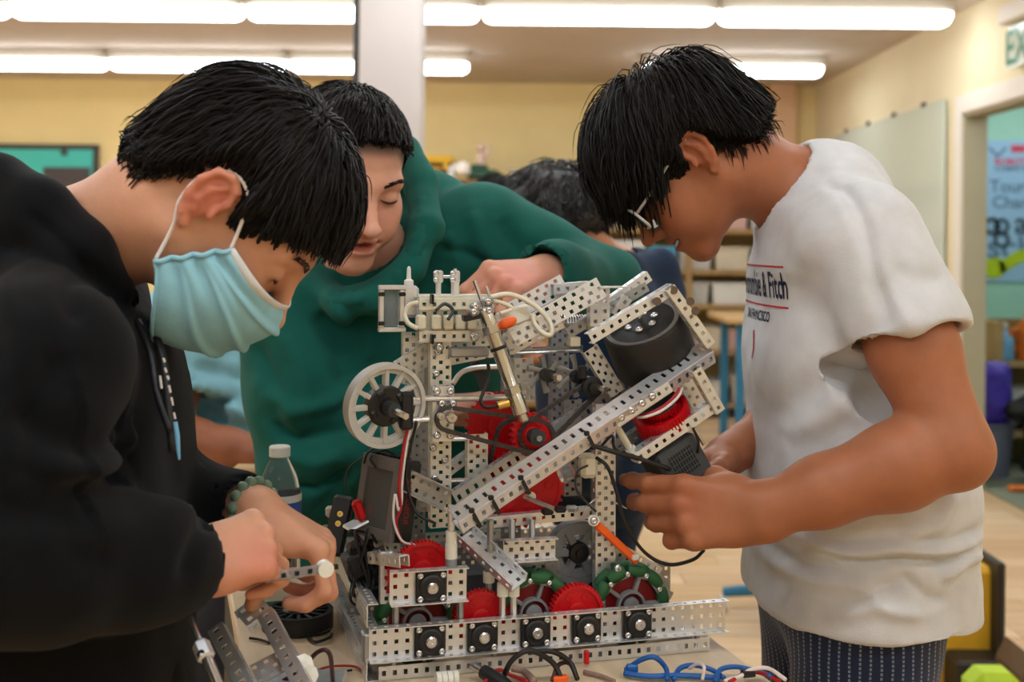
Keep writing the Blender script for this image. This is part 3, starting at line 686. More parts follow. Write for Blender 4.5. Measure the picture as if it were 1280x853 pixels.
def omni(c, ax, r, label=None):
    """omni wheel: grey frame, hub and two rows of barrel rollers set around the rim"""
    M_ = axes(ax); c = np.array(c, float); a = M_[:,2]
    mb = MB()
    for s_ in (-1, 1):
        poly = circ(r*.80, 10, .31); mb.ringprism(poly, circ(r*.73, 10, .31), s_*.0115-.0016, s_*.0115+.0016, M_, c)
    o = link('omni_wheel', mb, 'wheel_grey', rob)
    if label: o['label'] = label
    for s_ in (-1, 1):
        for k in range(10):
            q = 2*math.pi*(k+(.25 if s_ > 0 else -.25))/10; d = M_@np.array((math.cos(q), math.sin(q), 0)); e = M_@np.array((-math.sin(q), math.cos(q), 0))
            p = c+d*(r*.845)+a*s_*.0085; L = r*.235
            autosmooth(link('roller', MB().tube([p-e*L, p-e*L*.6, p, p+e*L*.6, p+e*L], [r*.12, r*.155, r*.168, r*.155, r*.12], 10), 'green_roller', o), 40)
            if s_ > 0:
                qq = 2*math.pi*(k+.75)/10; dd = M_@np.array((math.cos(qq), math.sin(qq), 0)); screw(c+dd*r*.80+a*.0135, a, .9, o)
    autosmooth(link('hub', MB().ringprism(circ(r*.36, 28), circ(r*.30, 28), -.013, .013, M_, c).lathe([(r*.2, -.012), (r*.2, .012), (.004, .013)], c, ax, 20), 'wheel_grey', o), 40)
    autosmooth(link('disc', MB().lathe([(r*.70, -.004), (r*.70, .004)], c, ax, 28), 'red_dark', o), 40)
    for k in range(5):
        q = 2*math.pi*k/5; d = M_@np.array((math.cos(q), math.sin(q), 0)); e = M_@np.array((-math.sin(q), math.cos(q), 0))
        link('spoke', MB().box(c+d*r*.55, (r*.42, .005, .022), R=np.stack((d, e, a), 1), bev=.001), 'wheel_grey', o)
    return o
def chain(path, wd=.0052, label=None, closed=True):
    """roller chain: alternating inner and outer links along a path"""
    pts = [np.array(p, float) for p in path]; seg = []; n = len(pts); o = thing_part = MB(); step = .0064; cur = pts+([pts[0]] if closed else [])
    d = [0]; 
    for i in range(len(cur)-1): d.append(d[-1]+np.linalg.norm(cur[i+1]-cur[i]))
    N = int(d[-1]/step); S_ = [np.array([np.interp(k*step, d, [c_[a] for c_ in cur]) for a in range(3)]) for k in range(N+1)]
    nrm = FR; mb = MB()
    for k in range(N):
        a, b = S_[k], S_[k+1]; u = unit(b-a); e = np.cross(nrm, u); Rm = np.stack((u, e, np.cross(u, e)), 1); off = wd*.5 if k % 2 else wd*.34
        for s_ in (-1, 1): mb.box((a+b)/2+Rm[:,2]*s_*off, (step*1.25, .0052, .0010), R=Rm, bev=.0004)
        mb.cyl(a-Rm[:,2]*off, a+Rm[:,2]*off, .0020, n=6)
    o = link('chain', mb, 'chain_dark', rob); o['kind'] = 'stuff'
    if label: o['label'] = label
    return o
def loop(c1, r1, c2, r2, n=10):
    """belt path around two sprockets in the robot's front plane"""
    c1 = np.array(c1, float); c2 = np.array(c2, float); d = c2-c1; d[1] = 0; D = np.linalg.norm(d); th = math.atan2(d[2], d[0]); b = math.acos(max(-1, min(1, (r1-r2)/D))); out = []
    for k in range(n+1): q = th+b+(2*math.pi-2*b)*k/n; out.append(c1+np.array((r1*math.cos(q), 0, r1*math.sin(q))))
    for k in range(n+1): q = th-b+2*b*k/n; out.append(c2+np.array((r2*math.cos(q), 0, r2*math.sin(q))))
    return out
def wire(pts, r=.0016, m='wire_black', name='cable', n=8, label=None, parent=None):
    o = link(name, MB().tube(spline(pts, n), r, 6), m, parent or rob, True)
    if label: o['label'] = label
    return o
def zip_tie(p, a, half, n=FR):
    """cable tie around a bar running along a; half = half sizes across (w, depth)"""
    a = unit(a); w_ = np.cross(n, a); p = np.array(p); hw, hd = half; q = [(-hw, -hd), (hw, -hd), (hw, hd), (-hw, hd)]
    mb = MB(); mb.rings([[p+a*s_+w_*x*k_-np.array(n)*y*k_ for x, y in q] for s_, k_ in ((-.0022, 1.0), (-.0022, 1.12), (.0022, 1.12), (.0022, 1.0))], closed=True).box(p+w_*hw+np.array(n)*hd, (.006, .006, .006), bev=.001)
    return link('cable_tie', mb, 'wire_black', rob)
# ---- base frame
zt = R(470, 783.5, 0)[2]; LB = .446
channel((0, 0, zt-.019), (LB, 0, zt-.019), FR, 3, 1, -1, label='front drive rail')
channel((.012, .002, .0085), (LB-.02, .002, .0085), FR, 1, 0, w_=.016, name='rail', label='lower front rail')
channel((.012, .015, .0014), (LB-.02, .015, .0014), UP, 2, 0, name='rail')
channel((0, .42, zt-.019), (LB, .42, zt-.019), -FR, 3, 1, 1, label='rear drive rail')
channel((.012, .40, .0085), (LB-.02, .40, .0085), -FR, 1, 0, w_=.016, name='rail')
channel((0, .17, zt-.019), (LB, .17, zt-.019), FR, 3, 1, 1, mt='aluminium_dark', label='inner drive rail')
# left side rails (outer face towards the left)
channel((-.002, .0, zt+.0125), (-.002, .40, zt+.0125), (-1,0,0), 2, 1, 1, label='upper left side rail', stag=True)
channel((-.002, .0, .0140), (-.002, .42, .0140), (-1,0,0), 2, 1, 1, label='lower left side rail', stag=True)
channel((LB-.03, .02, .008), (LB-.03, .41, .008), (1,0,0), 1, 1, 1, w_=.014, name='rail')
for y in (.012, .405): link('bracket', MB().box((.001, y, .038), (.014, .022, .034), bev=.002), 'aluminium_dark', rob)
for x in (.03, .15, .28, LB-.035): standoff((x, .006, .017), (x, .006, zt-.038))
# motor plates on the front rail
def plate(x, z, y=-.0015, s_=.0365):
    p = np.array((x, y, z)); o = link('bearing_plate', MB().box(p+FR*.0025, (s_, .006, s_), bev=.0015), 'black_plastic', rob)
    autosmooth(link('collar', MB().lathe([(.0145, 0), (.0145, .003), (.012, .0045), (.0001, .0045)], p+FR*.005, FR, 22), 'black_plastic', o), 30)
    for sx in (-1, 1):
        for sz in (-1, 1): screw(p+np.array((sx*.0132, -.0055, sz*.0132)), FR, .95, o)
    autosmooth(link('shaft_collar', MB().lathe([(.0066, 0), (.0066, .004), (.005, .0055), (.0018, .0055), (.0016, .003), (.0001, .003)], p+FR*.009, FR, 16), 'bright_steel', o), 30)
    return o
for px, py in ((536.5, 800), (602, 795), (668, 788.5), (731.5, 783.5), (795, 779.5)):
    q = R(px, py, 0); plate(q[0], zt-.019)
    rod((q[0], -.008, zt-.019), (q[0], .17, zt-.019), .0033)
# upper small rail with its plate
q0 = R(487, 730, .0); q1 = R(583, 727, .0)
z2 = R(535, 731, 0)[2]; channel((q0[0], 0, z2), (q1[0], 0, z2), FR, 3, 1, -1, label='short raised front rail')
plate(R(538, 733, 0)[0], z2-.001)
for px in (496, 577): x = R(px, 760, 0)[0]; standoff((x, .006, zt), (x, .006, z2-.019))
for px in (491, 560): x = R(px, 760, .1)[0]; standoff((x, .09, zt), (x, .09, z2-.01))
# wheels and gears behind the front rail
def at(px, py, y): return R(px, py, y)
om = .0508
for px, lab in ((520, 'green roller wheel behind the left end of the front rail'), (664, 'green roller wheel in the middle of the front rail'), (785, 'green roller wheel near the right end of the front rail')):
    x = R(px, 780, .045)[0]; omni((x, .045, om+.003), FR, om, lab)
gear(R(528, 713, .035), FR, .036, 48, .012, label='red gear above the short rail'); gear(R(528, 716, .052)*np.array((1,1,1)), FR, .030, 36, .012)
gear(R(600, 772, .022), FR, .034, 40, .013, label='red gear between left and middle roller wheels'); gear(R(720, 764, .022), FR, .034, 40, .013, label='red gear between middle and right roller wheels')
gear(R(658, 770, .08), FR, .034, 40, .013, 'red_dark'); gear(R(488, 722, .035), (-1,0,.0), .018, 30, .012)
gear(R(470, 645, .25), FR, .02, 24, .010)
# ---- right and left towers
LY = .06
def rch(pa, pb, ya, yb=None, nrm=FR, **k): return channel(R(*pa, ya), R(*pb, ya if yb is None else yb), nrm, **k)
rch((757, 735), (757, 505), .055, m=2, label='right tower channel', stag=True, anchor=.5)
rch((551, 625), (551, 425), .085, m=2, mt='aluminium_tan', label='left tower channel', stag=True)
rch((551, 660), (551, 600), .09, m=2, mt='aluminium_tan', stag=True)
rch((597, 604), (597, 543), .10, m=2, mt='aluminium_tan', stag=True)
rch((517, 480), (517, 415), .13, m=2, stag=True); rch((655, 500), (655, 448), .16, m=2, mt='aluminium_tan', stag=True)
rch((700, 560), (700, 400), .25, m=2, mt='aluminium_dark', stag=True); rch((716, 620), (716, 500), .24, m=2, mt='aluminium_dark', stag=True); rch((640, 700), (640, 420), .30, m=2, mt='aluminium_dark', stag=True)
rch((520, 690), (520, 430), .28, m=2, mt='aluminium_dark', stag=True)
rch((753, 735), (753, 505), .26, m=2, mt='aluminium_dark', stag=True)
# cross members
rch((600, 655), (745, 641), .07, m=1, label='narrow cross rail under the big gear'); rch((629, 688), (694, 684), .035, m=2, label='short perforated plate above the middle wheels', stag=True, flip=-1)
for px in (640, 665, 613): standoff(R(px, 650, .06), R(px, 685, .05))
rch((508, 600), (560, 625), .06, m=2, mt='aluminium_dark', flip=-1); rch((530, 420), (530, 640), .18, m=2, mt='aluminium_dark', stag=True)
# ramp channel with slots
channel(R(580, 670, .05), R(648, 733, -.012), (-.25, -.3, .9), m=2, fl=1, flip=-1, mt='aluminium', label='slotted ramp channel')
for px in (630, 644):
    x = R(px, 750, -.002)[0]; standoff((x, .004, zt), (x, .004, R(px, 738, .0)[2]), .004, 'aluminium')
    autosmooth(link('spacer', MB().cyl((x, .004, R(px, 740, 0)[2]-.006), (x, .004, R(px, 730, 0)[2]), .0068, n=16), 'white_plastic', rob), 30)
standoff(R(613, 705, .03), R(613, 650, .03)); standoff(R(611, 745, .03), R(611, 700, .03))
autosmooth(link('spacer', MB().cyl(R(611, 728, .03), R(611, 714, .03), .007, n=16), 'white_plastic', rob), 30)
# stacked spacers above the short rail
x0 = R(564, 710, .0)
for (ya, yb, r_, m_) in ((708, 698, .0068, 'wheel_grey'), (698, 680, .0072, 'white_plastic'), (680, 664, .0066, 'white_plastic'), (664, 632, .0042, 'aluminium')):
    autosmooth(link('spacer', MB().cyl(R(564, ya, .0), R(564, yb, .0), r_, n=16), m_, rob), 30)
# ---- long slanted intake arm (front plane) and its twin behind
A0, A1 = R(576, 660, -.03), R(893, 446, .012)
dirA = unit(A1-A0); upA = unit(np.cross(np.array((0,-1.,0)), dirA)); upA = upA if upA[2] > 0 else -upA
ARN = unit(np.array((0,-.90,0))-upA*.45); channel(A0, A1, ARN, m=1, fl=2.0, flip=1, label='long slanted arm channel', w_=.0185)
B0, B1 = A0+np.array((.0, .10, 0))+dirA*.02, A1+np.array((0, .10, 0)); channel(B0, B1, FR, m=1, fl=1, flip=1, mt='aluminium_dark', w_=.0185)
for px, py in ((574, 656), (611, 632), (651, 606), (737, 550)):
    p = A0+dirA*(np.linalg.norm(R(px, py, -.01)-A0)); zip_tie(p+np.array((0, .012, 0)), dirA, (.0105, .0145))
# flywheel drum frame
axD = unit(upA+np.array((0, -.33, 0)))                                            # drum axis stands square to the arm
C0, C1 = R(738, 424, .0), R(842, 361, .005)
channel(C0, C1, FR, m=1, fl=1, flip=1, label='upper frame channel above the black drum'); channel(C0+np.array((0,.085,0)), C1+np.array((0,.085,0)), FR, m=1, fl=1, mt='aluminium_dark')
channel(R(838, 360, -.002), R(889, 432, .0), FR, m=1, fl=1, mt='aluminium_tan', label='tan end channel of the drum frame')
channel(R(738, 436, .075), R(772, 492, .075), FR, m=2, w_=.02, fl=1, mt='aluminium_tan', label='tan strut left of the black drum', stag=True)
channel(R(812, 345, .09), R(745, 392, .09), FR, m=1, fl=1)
for px, py in ((864, 379), (870.5, 391), (822.5, 379), (843, 365)): autosmooth(link('spacer', MB().cyl(R(px-1, py-2, -.004), R(px-1, py-2, -.0015), .0052, n=14), 'brown', rob), 30)
dc = R(812, 429, .062); dr, dh = .0535, .066
drum = autosmooth(link('flywheel', MB().lathe([(dr*.86, dh*.5), (dr*.97, dh*.5), (dr, dh*.46), (dr, -dh*.46), (dr*.97, -dh*.5), (dr*.5, -dh*.5), (dr*.5, -dh*.1), (dr*.86, -dh*.1)], dc, axD, 48), 'rubber', rob), 40); drum['label'] = 'black rubber flywheel drum'
autosmooth(link('rim', MB().lathe([(dr*.80, dh*.3), (dr*.80, dh*.50), (dr*.93, dh*.53), (dr*.93, dh*.49)], dc, axD, 40), 'bezel', drum), 40)
autosmooth(link('disc', MB().lathe([(.004, dh*.34), (dr*.87, dh*.34), (dr*.87, dh*.26)], dc, axD, 32), 'motor_grey', drum), 40)
M_ = axes(axD)
for k in range(6):
    q = 2*math.pi*k/6; d = M_@np.array((math.cos(q), math.sin(q), 0)); e = M_@np.array((-math.sin(q), math.cos(q), 0)); link('spoke', MB().box(dc+d*dr*.5+axD*dh*.38, (dr*.7, .007, .010), R=np.stack((d, e, axD), 1), bev=.002), 'black_plastic', drum)
    screw(dc+d*dr*.34+axD*dh*.5, axD, 1.3, drum)
autosmooth(link('hub', MB().lathe([(dr*.42, dh*.3), (dr*.42, dh*.5), (dr*.3, dh*.52), (.004, dh*.52)], dc, axD, 24), 'black_plastic', drum), 30)
rod(dc-axD*.06, dc+axD*.055, .0033, parent=drum)
# lower gear box of the intake
D0, D1 = R(796, 574, .0), R(893, 509, .006)
channel(D0, D1, FR, m=1, fl=1.6, flip=1, label='lower channel of the gear box'); channel(D0+np.array((0,.07,0)), D1+np.array((0,.07,0)), FR, m=1, fl=1, mt='aluminium_dark')
channel(R(871, 462, .0), R(901, 515, .002), FR, m=1, fl=1, mt='aluminium_tan', label='tan end link of the gear box'); channel(R(855, 468, .055), R(885, 520, .055), FR, m=2, fl=1, stag=True)
channel(R(770, 528, -.004), R(838, 483, -.002), FR, m=1, fl=1, flip=1, name='bar', label='short bar with screws beside the red gear')
for k in range(4): p = R(776+k*13, 522-k*9, -.0045); screw(p, FR, 1.15)
gc = R(828, 521, .036); gear(gc, axD, .036, 48, .024, label='red gear inside the gear box', holes=6); gear(gc+axD*.016, axD, .022, 30, .010)
autosmooth(link('disc', MB().lathe([(.004, 0), (.026, .0), (.026, .002), (.004, .002)], gc+axD*.022, axD, 30), 'motor_grey', rob), 40)
wire([R(797, 522, .01), R(808, 521, .0), R(828, 513, -.002), R(847, 497, .003), R(852, 484, .015), R(846, 480, .03)], .0019, 'wire_white', label='white and red cable over the red gear'); wire([R(797, 520, .012), R(812, 517, .002), R(832, 506, .0), R(847, 490, .006), R(848, 481, .02)], .0019, 'wire_red')
autosmooth(link('spacer', MB().cyl(R(770, 532, .02), R(788, 562, .02), .0045, n=12), 'cream_plastic', rob), 30); autosmooth(link('spacer', MB().cyl(R(787, 560, .02), R(795, 572, .02), .007, n=14), 'white_plastic', rob), 30)
rod(R(868, 535, .03), R(880, 556, .03), .0025)
# motor
mc = R(844, 579, .03); mA = unit(upA+np.array((0, .10, 0))); Rm = np.stack((dirA, -np.cross(mA, dirA), mA), 1)
mo = link('motor', MB().box(mc, (.062, .055, .056), R=Rm, bev=.004), 'motor_grey', rob); mo['label'] = 'dark grey motor under the gear box'
fn = Rm[:,1] if Rm[1,1] < 0 else -Rm[:,1]
for k in range(9): link('groove', MB().box(mc+fn*.0278+dirA*(-.016+.0040*k)+mA*.002, (.0016, .0008, .030), R=Rm), 'slot_black', mo)
for k in range(4): link('rib', MB().box(mc+fn*.028+mA*(.012-.007*k)+dirA*.0, (.036, .0012, .0012), R=Rm), 'motor_grey', mo)
link('cap', MB().box(mc+mA*.030, (.050, .045, .012), R=Rm, bev=.003), 'black_plastic', mo)
# ---- wheel on the left
wc = R(481, 507, .05); wax = unit((.30, -1, -.12))
lw = spoke_wheel(wc, wax, .0508, .016, 12, 'rim_grey', 'black_plastic', 'spoked_wheel', .10, .49, spoke=.0058, label='pale grey spoked wheel with black hub')
M_ = axes(wax)
for k in range(4):
    q = 2*math.pi*k/4+.5; d = M_@np.array((math.cos(q), math.sin(q), 0)); link('clamp', MB().box(wc+d*.019+M_[:,2]*.006, (.008, .012, .006), R=np.stack((d, np.cross(M_[:,2], d), M_[:,2]), 1), bev=.002), 'black_plastic', lw)
rod(wc-wax*.05, wc+wax*.055, .0042, parent=lw, label='steel hex shaft'); autosmooth(link('collar', MB().cyl(wc+wax*.010, wc+wax*.026, .0085, n=16), 'motor_grey', lw), 30)
link('hub_block', MB().box(R(506, 512, .06), (.016, .03, .046), bev=.003), 'black_plastic', rob)
rod(R(507, 499, .06), R(655, 497, .08), .0042, n=12, name='cross_shaft', label='long bright cross shaft'); rod(R(507, 526, .06), R(536, 524, .06), .0042, n=12, name='cross_shaft'); rod(R(560, 549, .10), R(585, 548, .10), .0036, n=12, name='cross_shaft')
rod(R(555, 602, .10), R(590, 601, .10), .0036, n=12, name='cross_shaft')
# bearing block on the left tower
bp = channel(R(554, 552, .066), R(554, 483, .066), FR, m=2, fl=1, flip=1, label='bearing block on the left tower')
for px, py in ((546, 489), (563, 489), (546, 544), (563, 544), (552, 505), (566, 505)): screw(R(px, py, .064), FR, 1.2)
for px, py, r_ in ((562, 521, .0068), (549, 519, .005)): autosmooth(link('shaft_collar', MB().lathe([(r_, 0), (r_, .012), (r_*.8, .014), (.0018, .014), (.0016, .010), (.0001, .010)], R(px, py, .064), FR, 16), 'bright_steel', rob), 30)
for px, py in ((545, 467), (547, 440), (541, 560), (556, 575), (543, 598), (548, 610)): screw(R(px, py, .084), FR, 1.1)
link('bumper', MB().box(R(546, 612, .075), (.008, .01, .026), bev=.002), 'black_plastic', rob)
# ---- big red gears, sprockets and chains
g1, g2, g3 = R(624, 533, .16), R(664, 543, .085), R(657, 608, .10)
gear(g1, FR, .046, 30, .008, label='large red gear behind the piston', tooth=.004); gear(g2, FR, .028, 22, .012, label='small bright red sprocket', tooth=.0035); gear(g3, FR, .052, 32, .009, label='large red gear below the arm', tooth=.004, holes=8)
gear(R(640, 555, .20), FR, .048, 30, .008, tooth=.004)
rod(R(655, 621, .05), R(692, 636, .02), .003); rod(g2+FR*.035, g2-FR*.1, .004)
autosmooth(link('collar', MB().cyl(g2+FR*.012, g2+FR*.03, .010, n=18), 'motor_grey', rob), 30); autosmooth(link('washer', MB().cyl(R(664, 621, .07), R(664, 621, .075), .006, n=14), 'bright_steel', rob), 30)
s1 = R(560, 524, .058); chain(loop(s1, .014, np.array((g2[0], s1[1], g2[2])), .021), label='black chain from the bearing block to the small sprocket')
s3 = R(742, 484, .08); s4 = R(668, 545, .08); chain(loop(s4, .02, s3, .010), label='black chain running up to the arm pivot'); chain(loop(np.array((g3[0], .115, g3[2])), .05, R(640, 545, .115), .02))
# sprockets with fingers at the upper middle
for px, py, r_ in ((680, 468, .022), (718, 470, .026)):
    c = R(px, py, .12); o = autosmooth(link('flex_wheel', MB().lathe([(.008, -.005), (.008, .005), (.004, .005)], c, FR, 18), 'grey_plastic', rob), 30)
    for k in range(6):
        q = 2*math.pi*k/6+.3; d = np.array((math.cos(q), 0, math.sin(q))); e = np.array((-math.sin(q), 0, math.cos(q)))
        link('finger', MB().tube([c+d*.006, c+d*r_*.6+e*.003, c+d*r_+e*.009], [.0034, .0032, .0045], 8), 'grey_plastic', o)
    autosmooth(link('hub', MB().cyl(c+FR*.004, c+FR*.022, .0085, n=16), 'black_plastic', o), 30); rod(c+FR*.0, c+FR*.045+RT_*.006, .0042, parent=o)
c = R(740, 484, .075); autosmooth(link('sprocket', MB().lathe([(.0135, -.004), (.0135, .004), (.008, .005), (.008, .014), (.003, .014)], c, FR, 14), 'black_plastic', rob), 30); rod(c, c+FR*.03+RT_*.008, .004)
link('bearing_block', MB().box(R(728, 466, .08), (.010, .010, .018), bev=.002), 'black_plastic', rob)
# ---- top deck
channel(R(524, 400, .085), R(615, 397, .085), FR, m=4, fl=1, mt='aluminium_tan', label='cream top deck plate', w_=.056)
link('deck_plate', MB().box((R(570, 372, .10)+np.array((0, .03, 0))), (.10, .08, .003), bev=.001), 'cream_plastic', rob)
channel(R(524, 421, .075), R(610, 420, .075), FR, m=1, fl=1, mt='aluminium_tan'); channel(R(524, 381, .078), R(598, 380, .078), FR, m=1, fl=1, mt='cream_plastic', name='strip')
for px in (526, 545, 560, 575, 590): link('block', MB().box(R(px, 403, .075), (.012, .012, .018), bev=.002), 'cream_plastic', rob)
for px, py in ((540, 374), (540, 424)): link('cable_tie', MB().box(R(px, py, .07), (.003, .014, .012), bev=.001), 'wire_black', rob)
link('label_plate', MB().box(R(575, 400, .076), (.045, .002, .010)), 'aluminium_dark', rob)
screw(R(593, 421, .07), FR, 1.4); screw(R(549, 434, .08), FR, 1.4)
# slanted gusset plates from the deck up to the right
channel(R(640, 421, .07), R(752, 359, .05), (-.1, -1, .15), m=2, fl=1, flip=1, stag=True, label='upper slanted channel, front of two', w_=.026); channel(R(640, 390, .16), R(706, 354, .15), (-.1, -1, .15), m=2, fl=1, flip=1, stag=True, label='upper slanted channel, rear of two', w_=.025)
channel(R(634, 432, .09), R(700, 398, .07), FR, m=2, fl=1, stag=True); channel(R(750, 408, .07), R(750, 358, .07), FR, m=2, fl=1, label='short upright at the top of the arms'); channel(R(770, 395, .08), R(785, 372, .08), FR, m=1, fl=1)
link('top_strip', MB().box(R(765, 359, .06), (.04, .02, .002)), 'aluminium', rob); rch((690, 356), (735, 352), .14, m=1, nrm=UP)
link('spring', MB().tube([R(702, 402, .10)+np.array((k*.0005, .008*math.sin(k*.9), .008*math.cos(k*.9)+.0)) for k in range(84)], .0011, 5), 'bright_steel', rob)
autosmooth(link('spacer', MB().cyl(R(733, 404, .09), R(747, 404, .09), .009, n=16), 'cream_plastic', rob), 30); link('block', MB().box(R(717, 427, .09), (.014, .014, .012), bev=.001), 'cream_plastic', rob)
for py in (437, 441): rod(R(636, py+1, .12), R(728, py-3, .12), .0028, 'clear_plastic' if py == 437 else 'bright_steel', 12, 'tie_rod')
link('brace', MB().tube(spline([R(566, 480, .13), R(577, 466, .13), R(596, 460, .13), R(625, 459, .13)], 5), .0035, 6), 'aluminium', rob)
link('brace_plate', MB().box(R(600, 470, .15), (.012, .004, .04), R=np.array([[.9,0,-.4],[0,1,0],[.4,0,.9]])), 'motor_grey', rob)
channel(R(556, 445, .12), R(625, 432, .12), FR, m=2, fl=1, stag=True); channel(R(560, 590, .16), R(600, 560, .16), FR, m=1, fl=1); channel(R(500, 465, .12), R(540, 440, .12), FR, m=2, fl=1, stag=True, mt='aluminium_tan')
link('cross_bracket', MB().box(R(585, 440, .085), (.05, .02, .012), bev=.002), 'aluminium_dark', rob)
# pneumatic cylinder
ca, cb = R(605, 385, .045), R(651, 515, .03); cd = unit(cb-ca)
pc = autosmooth(link('piston', MB().lathe([(.0085, .0), (.0098, .004), (.0098, .03), (.0088, .034), (.0088, .105), (.0098, .108), (.0098, .135), (.005, .138)], ca, cd, 22), 'nickel', rob), 30); pc['label'] = 'nickel pneumatic piston'
for k in (.022, .100): autosmooth(link('clamp', MB().lathe([(.0098, 0), (.0114, .001), (.0114, .010), (.0098, .011)], ca+cd*k, cd, 6), 'nickel', pc), 30)
rod(ca-cd*.035, ca, .0022, parent=pc, name='piston_rod'); rod(ca-cd*.028+RT_*.012, ca+RT_*.012, .002, parent=pc, name='piston_rod'); link('tie', MB().lathe([(.0088, 0), (.0102, 0), (.0102, .004), (.0088, .004)], ca+cd*.05, cd, 20), 'wire_black', pc)
autosmooth(link('fitting', MB().cyl(R(622, 508, .03), R(636, 504, .03), .0055, n=14), 'brass', pc), 30); link('rod_end', MB().box(cb+cd*.006, (.010, .014, .014), R=axes(cd), bev=.002), 'nickel', pc)
tube_ = tuple(R(*q, y) for *q, y in ((609, 447, .04), (611, 470, .04), (604, 490, .035), (601, 502, .032), (607, 509, .03), (622, 508, .03))); wire(tube_, .0022, 'wire_black', 'air_hose')
for px, py in ((594, 383), (610, 377), (611, 388), (592, 390)): link('valve_block', MB().box(R(px, py, .042), (.012, .012, .010), R=axes(cd), bev=.002), 'aluminium_dark', rob); screw(R(px, py, .035), FR, 1.1)
link('valve_plate', MB().box(R(598, 394, .045), (.040, .014, .008), R=np.array([[.97,0,-.2],[0,1,0],[.2,0,.97]]), bev=.001), 'black_plastic', rob)
op = R(634, 404, .055); link('orange_tip', MB().ball(op, (.013, .006, .007), 14, 8, R=np.array([[.93,0,-.36],[0,1,0],[.36,0,.93]])), 'orange_plastic', rob, True); link('white_bracket', MB().box(R(640, 397, .07), (.05, .010, .022), R=np.array([[.95,0,-.3],[0,1,0],[.3,0,.95]]), bev=.003), 'white_plastic', rob)
for pts, r_ in ((((523, 378), (512, 382), (506, 392), (510, 404), (522, 411)), .0030), (((612, 372), (636, 368), (662, 378), (682, 395), (690, 410), (688, 419), (678, 416), (668, 404), (666, 393)), .0030), (((600, 374), (625, 378), (640, 386), (625, 392)), .0026), (((545, 388), (556, 380), (566, 388), (560, 400)), .0022)):
    wire([R(x, y, .05+.006*math.sin(i)) for i, (x, y) in enumerate(pts)], r_, 'cream_plastic' if r_ > .0023 else 'motor_grey', 'air_hose')
# air tank on the upper left
bx = thing_part = None
ab = R(487, 385, .12); o = link('valve_bank', MB().box(ab, (.024, .03, .050), bev=.003), 'clear_plastic', rob)
for dx in (-.0135, .012): link('post', MB().box(ab+np.array((dx, -.017, 0)), (.0065, .006, .054), bev=.001), 'aluminium', o)
for dz in (-.026, .026): link('bar', MB().box(ab+np.array((.0, -.017, dz)), (.034, .008, .006), bev=.001), 'aluminium', o)
for dx, dz in ((-.014, .018), (.012, .018), (-.014, -.018), (.012, -.018)): link('clip', MB().box(ab+np.array((dx, -.021, dz)), (.008, .006, .005), bev=.001), 'wire_black', o)
link('side_block', MB().box(ab+np.array((.024, .0, .008)), (.022, .028, .040), bev=.004), 'aluminium', o); autosmooth(link('fitting', MB().lathe([(.006, 0), (.006, .006), (.003, .008), (.0024, .022), (.0008, .024)], ab+np.array((.024, 0, .028)), UP, 12), 'white_plastic', o), 30)
# little uprights on the deck
for px in (548, 569):
    a, b = R(px, 372, .13), R(px, 345, .13); standoff(a, b, .0035 if px == 548 else .0055, 'aluminium'); link('post_head', MB().box(R(px, 346, .13), (.011, .011, .016), bev=.002), 'aluminium', rob)
    for dz in (350, 342): screw(R(px-3, dz, .124), FR, .9)
rod(R(548, 346, .13), R(569, 346, .13), .002, name='tie_rod'); standoff(R(569, 345, .13), R(569, 336, .13), .002, 'aluminium')
# ---- control brain with screen
br = R(486, 622, .09); bz = unit((-.84, -.44, .16)); bxv = unit(np.cross(UP, bz)); byv = np.cross(bz, bxv); Rb = np.stack((bxv, byv, bz), 1)
brain = link('control_brain', MB().box(br, (.074, .098, .034), R=Rb, bev=.004), 'black_plastic', rob); brain['label'] = 'control unit with grey bezel and screen'
link('bezel', MB().ringprism([(-.037,-.049), (.037,-.049), (.037,.049), (-.037,.049)], [(-.026,-.036), (.026,-.036), (.026,.034), (-.026,.034)], .013, .0195, Rb, br), 'bezel', brain)
link('screen', MB().box(br+bz*.0165, (.053, .071, .002), R=Rb), 'screen', brain)
for k in range(8): link('port', MB().box(br+byv*.0498+bxv*(-.028+.008*k)+bz*.006, (.005, .004, .012), R=Rb), 'slot_black', brain)
v, f = text_mesh('ROBOTICS', .011, 'CENTER', 0, .0002); mm = MB(); rb2 = unit(np.cross(byv, bxv)); mm.add([br+bxv*.0375+byv*(x)-bz*(y-.004) for x, y, z in v], [q for q in f]); link('lettering', mm, 'red_dark', brain)
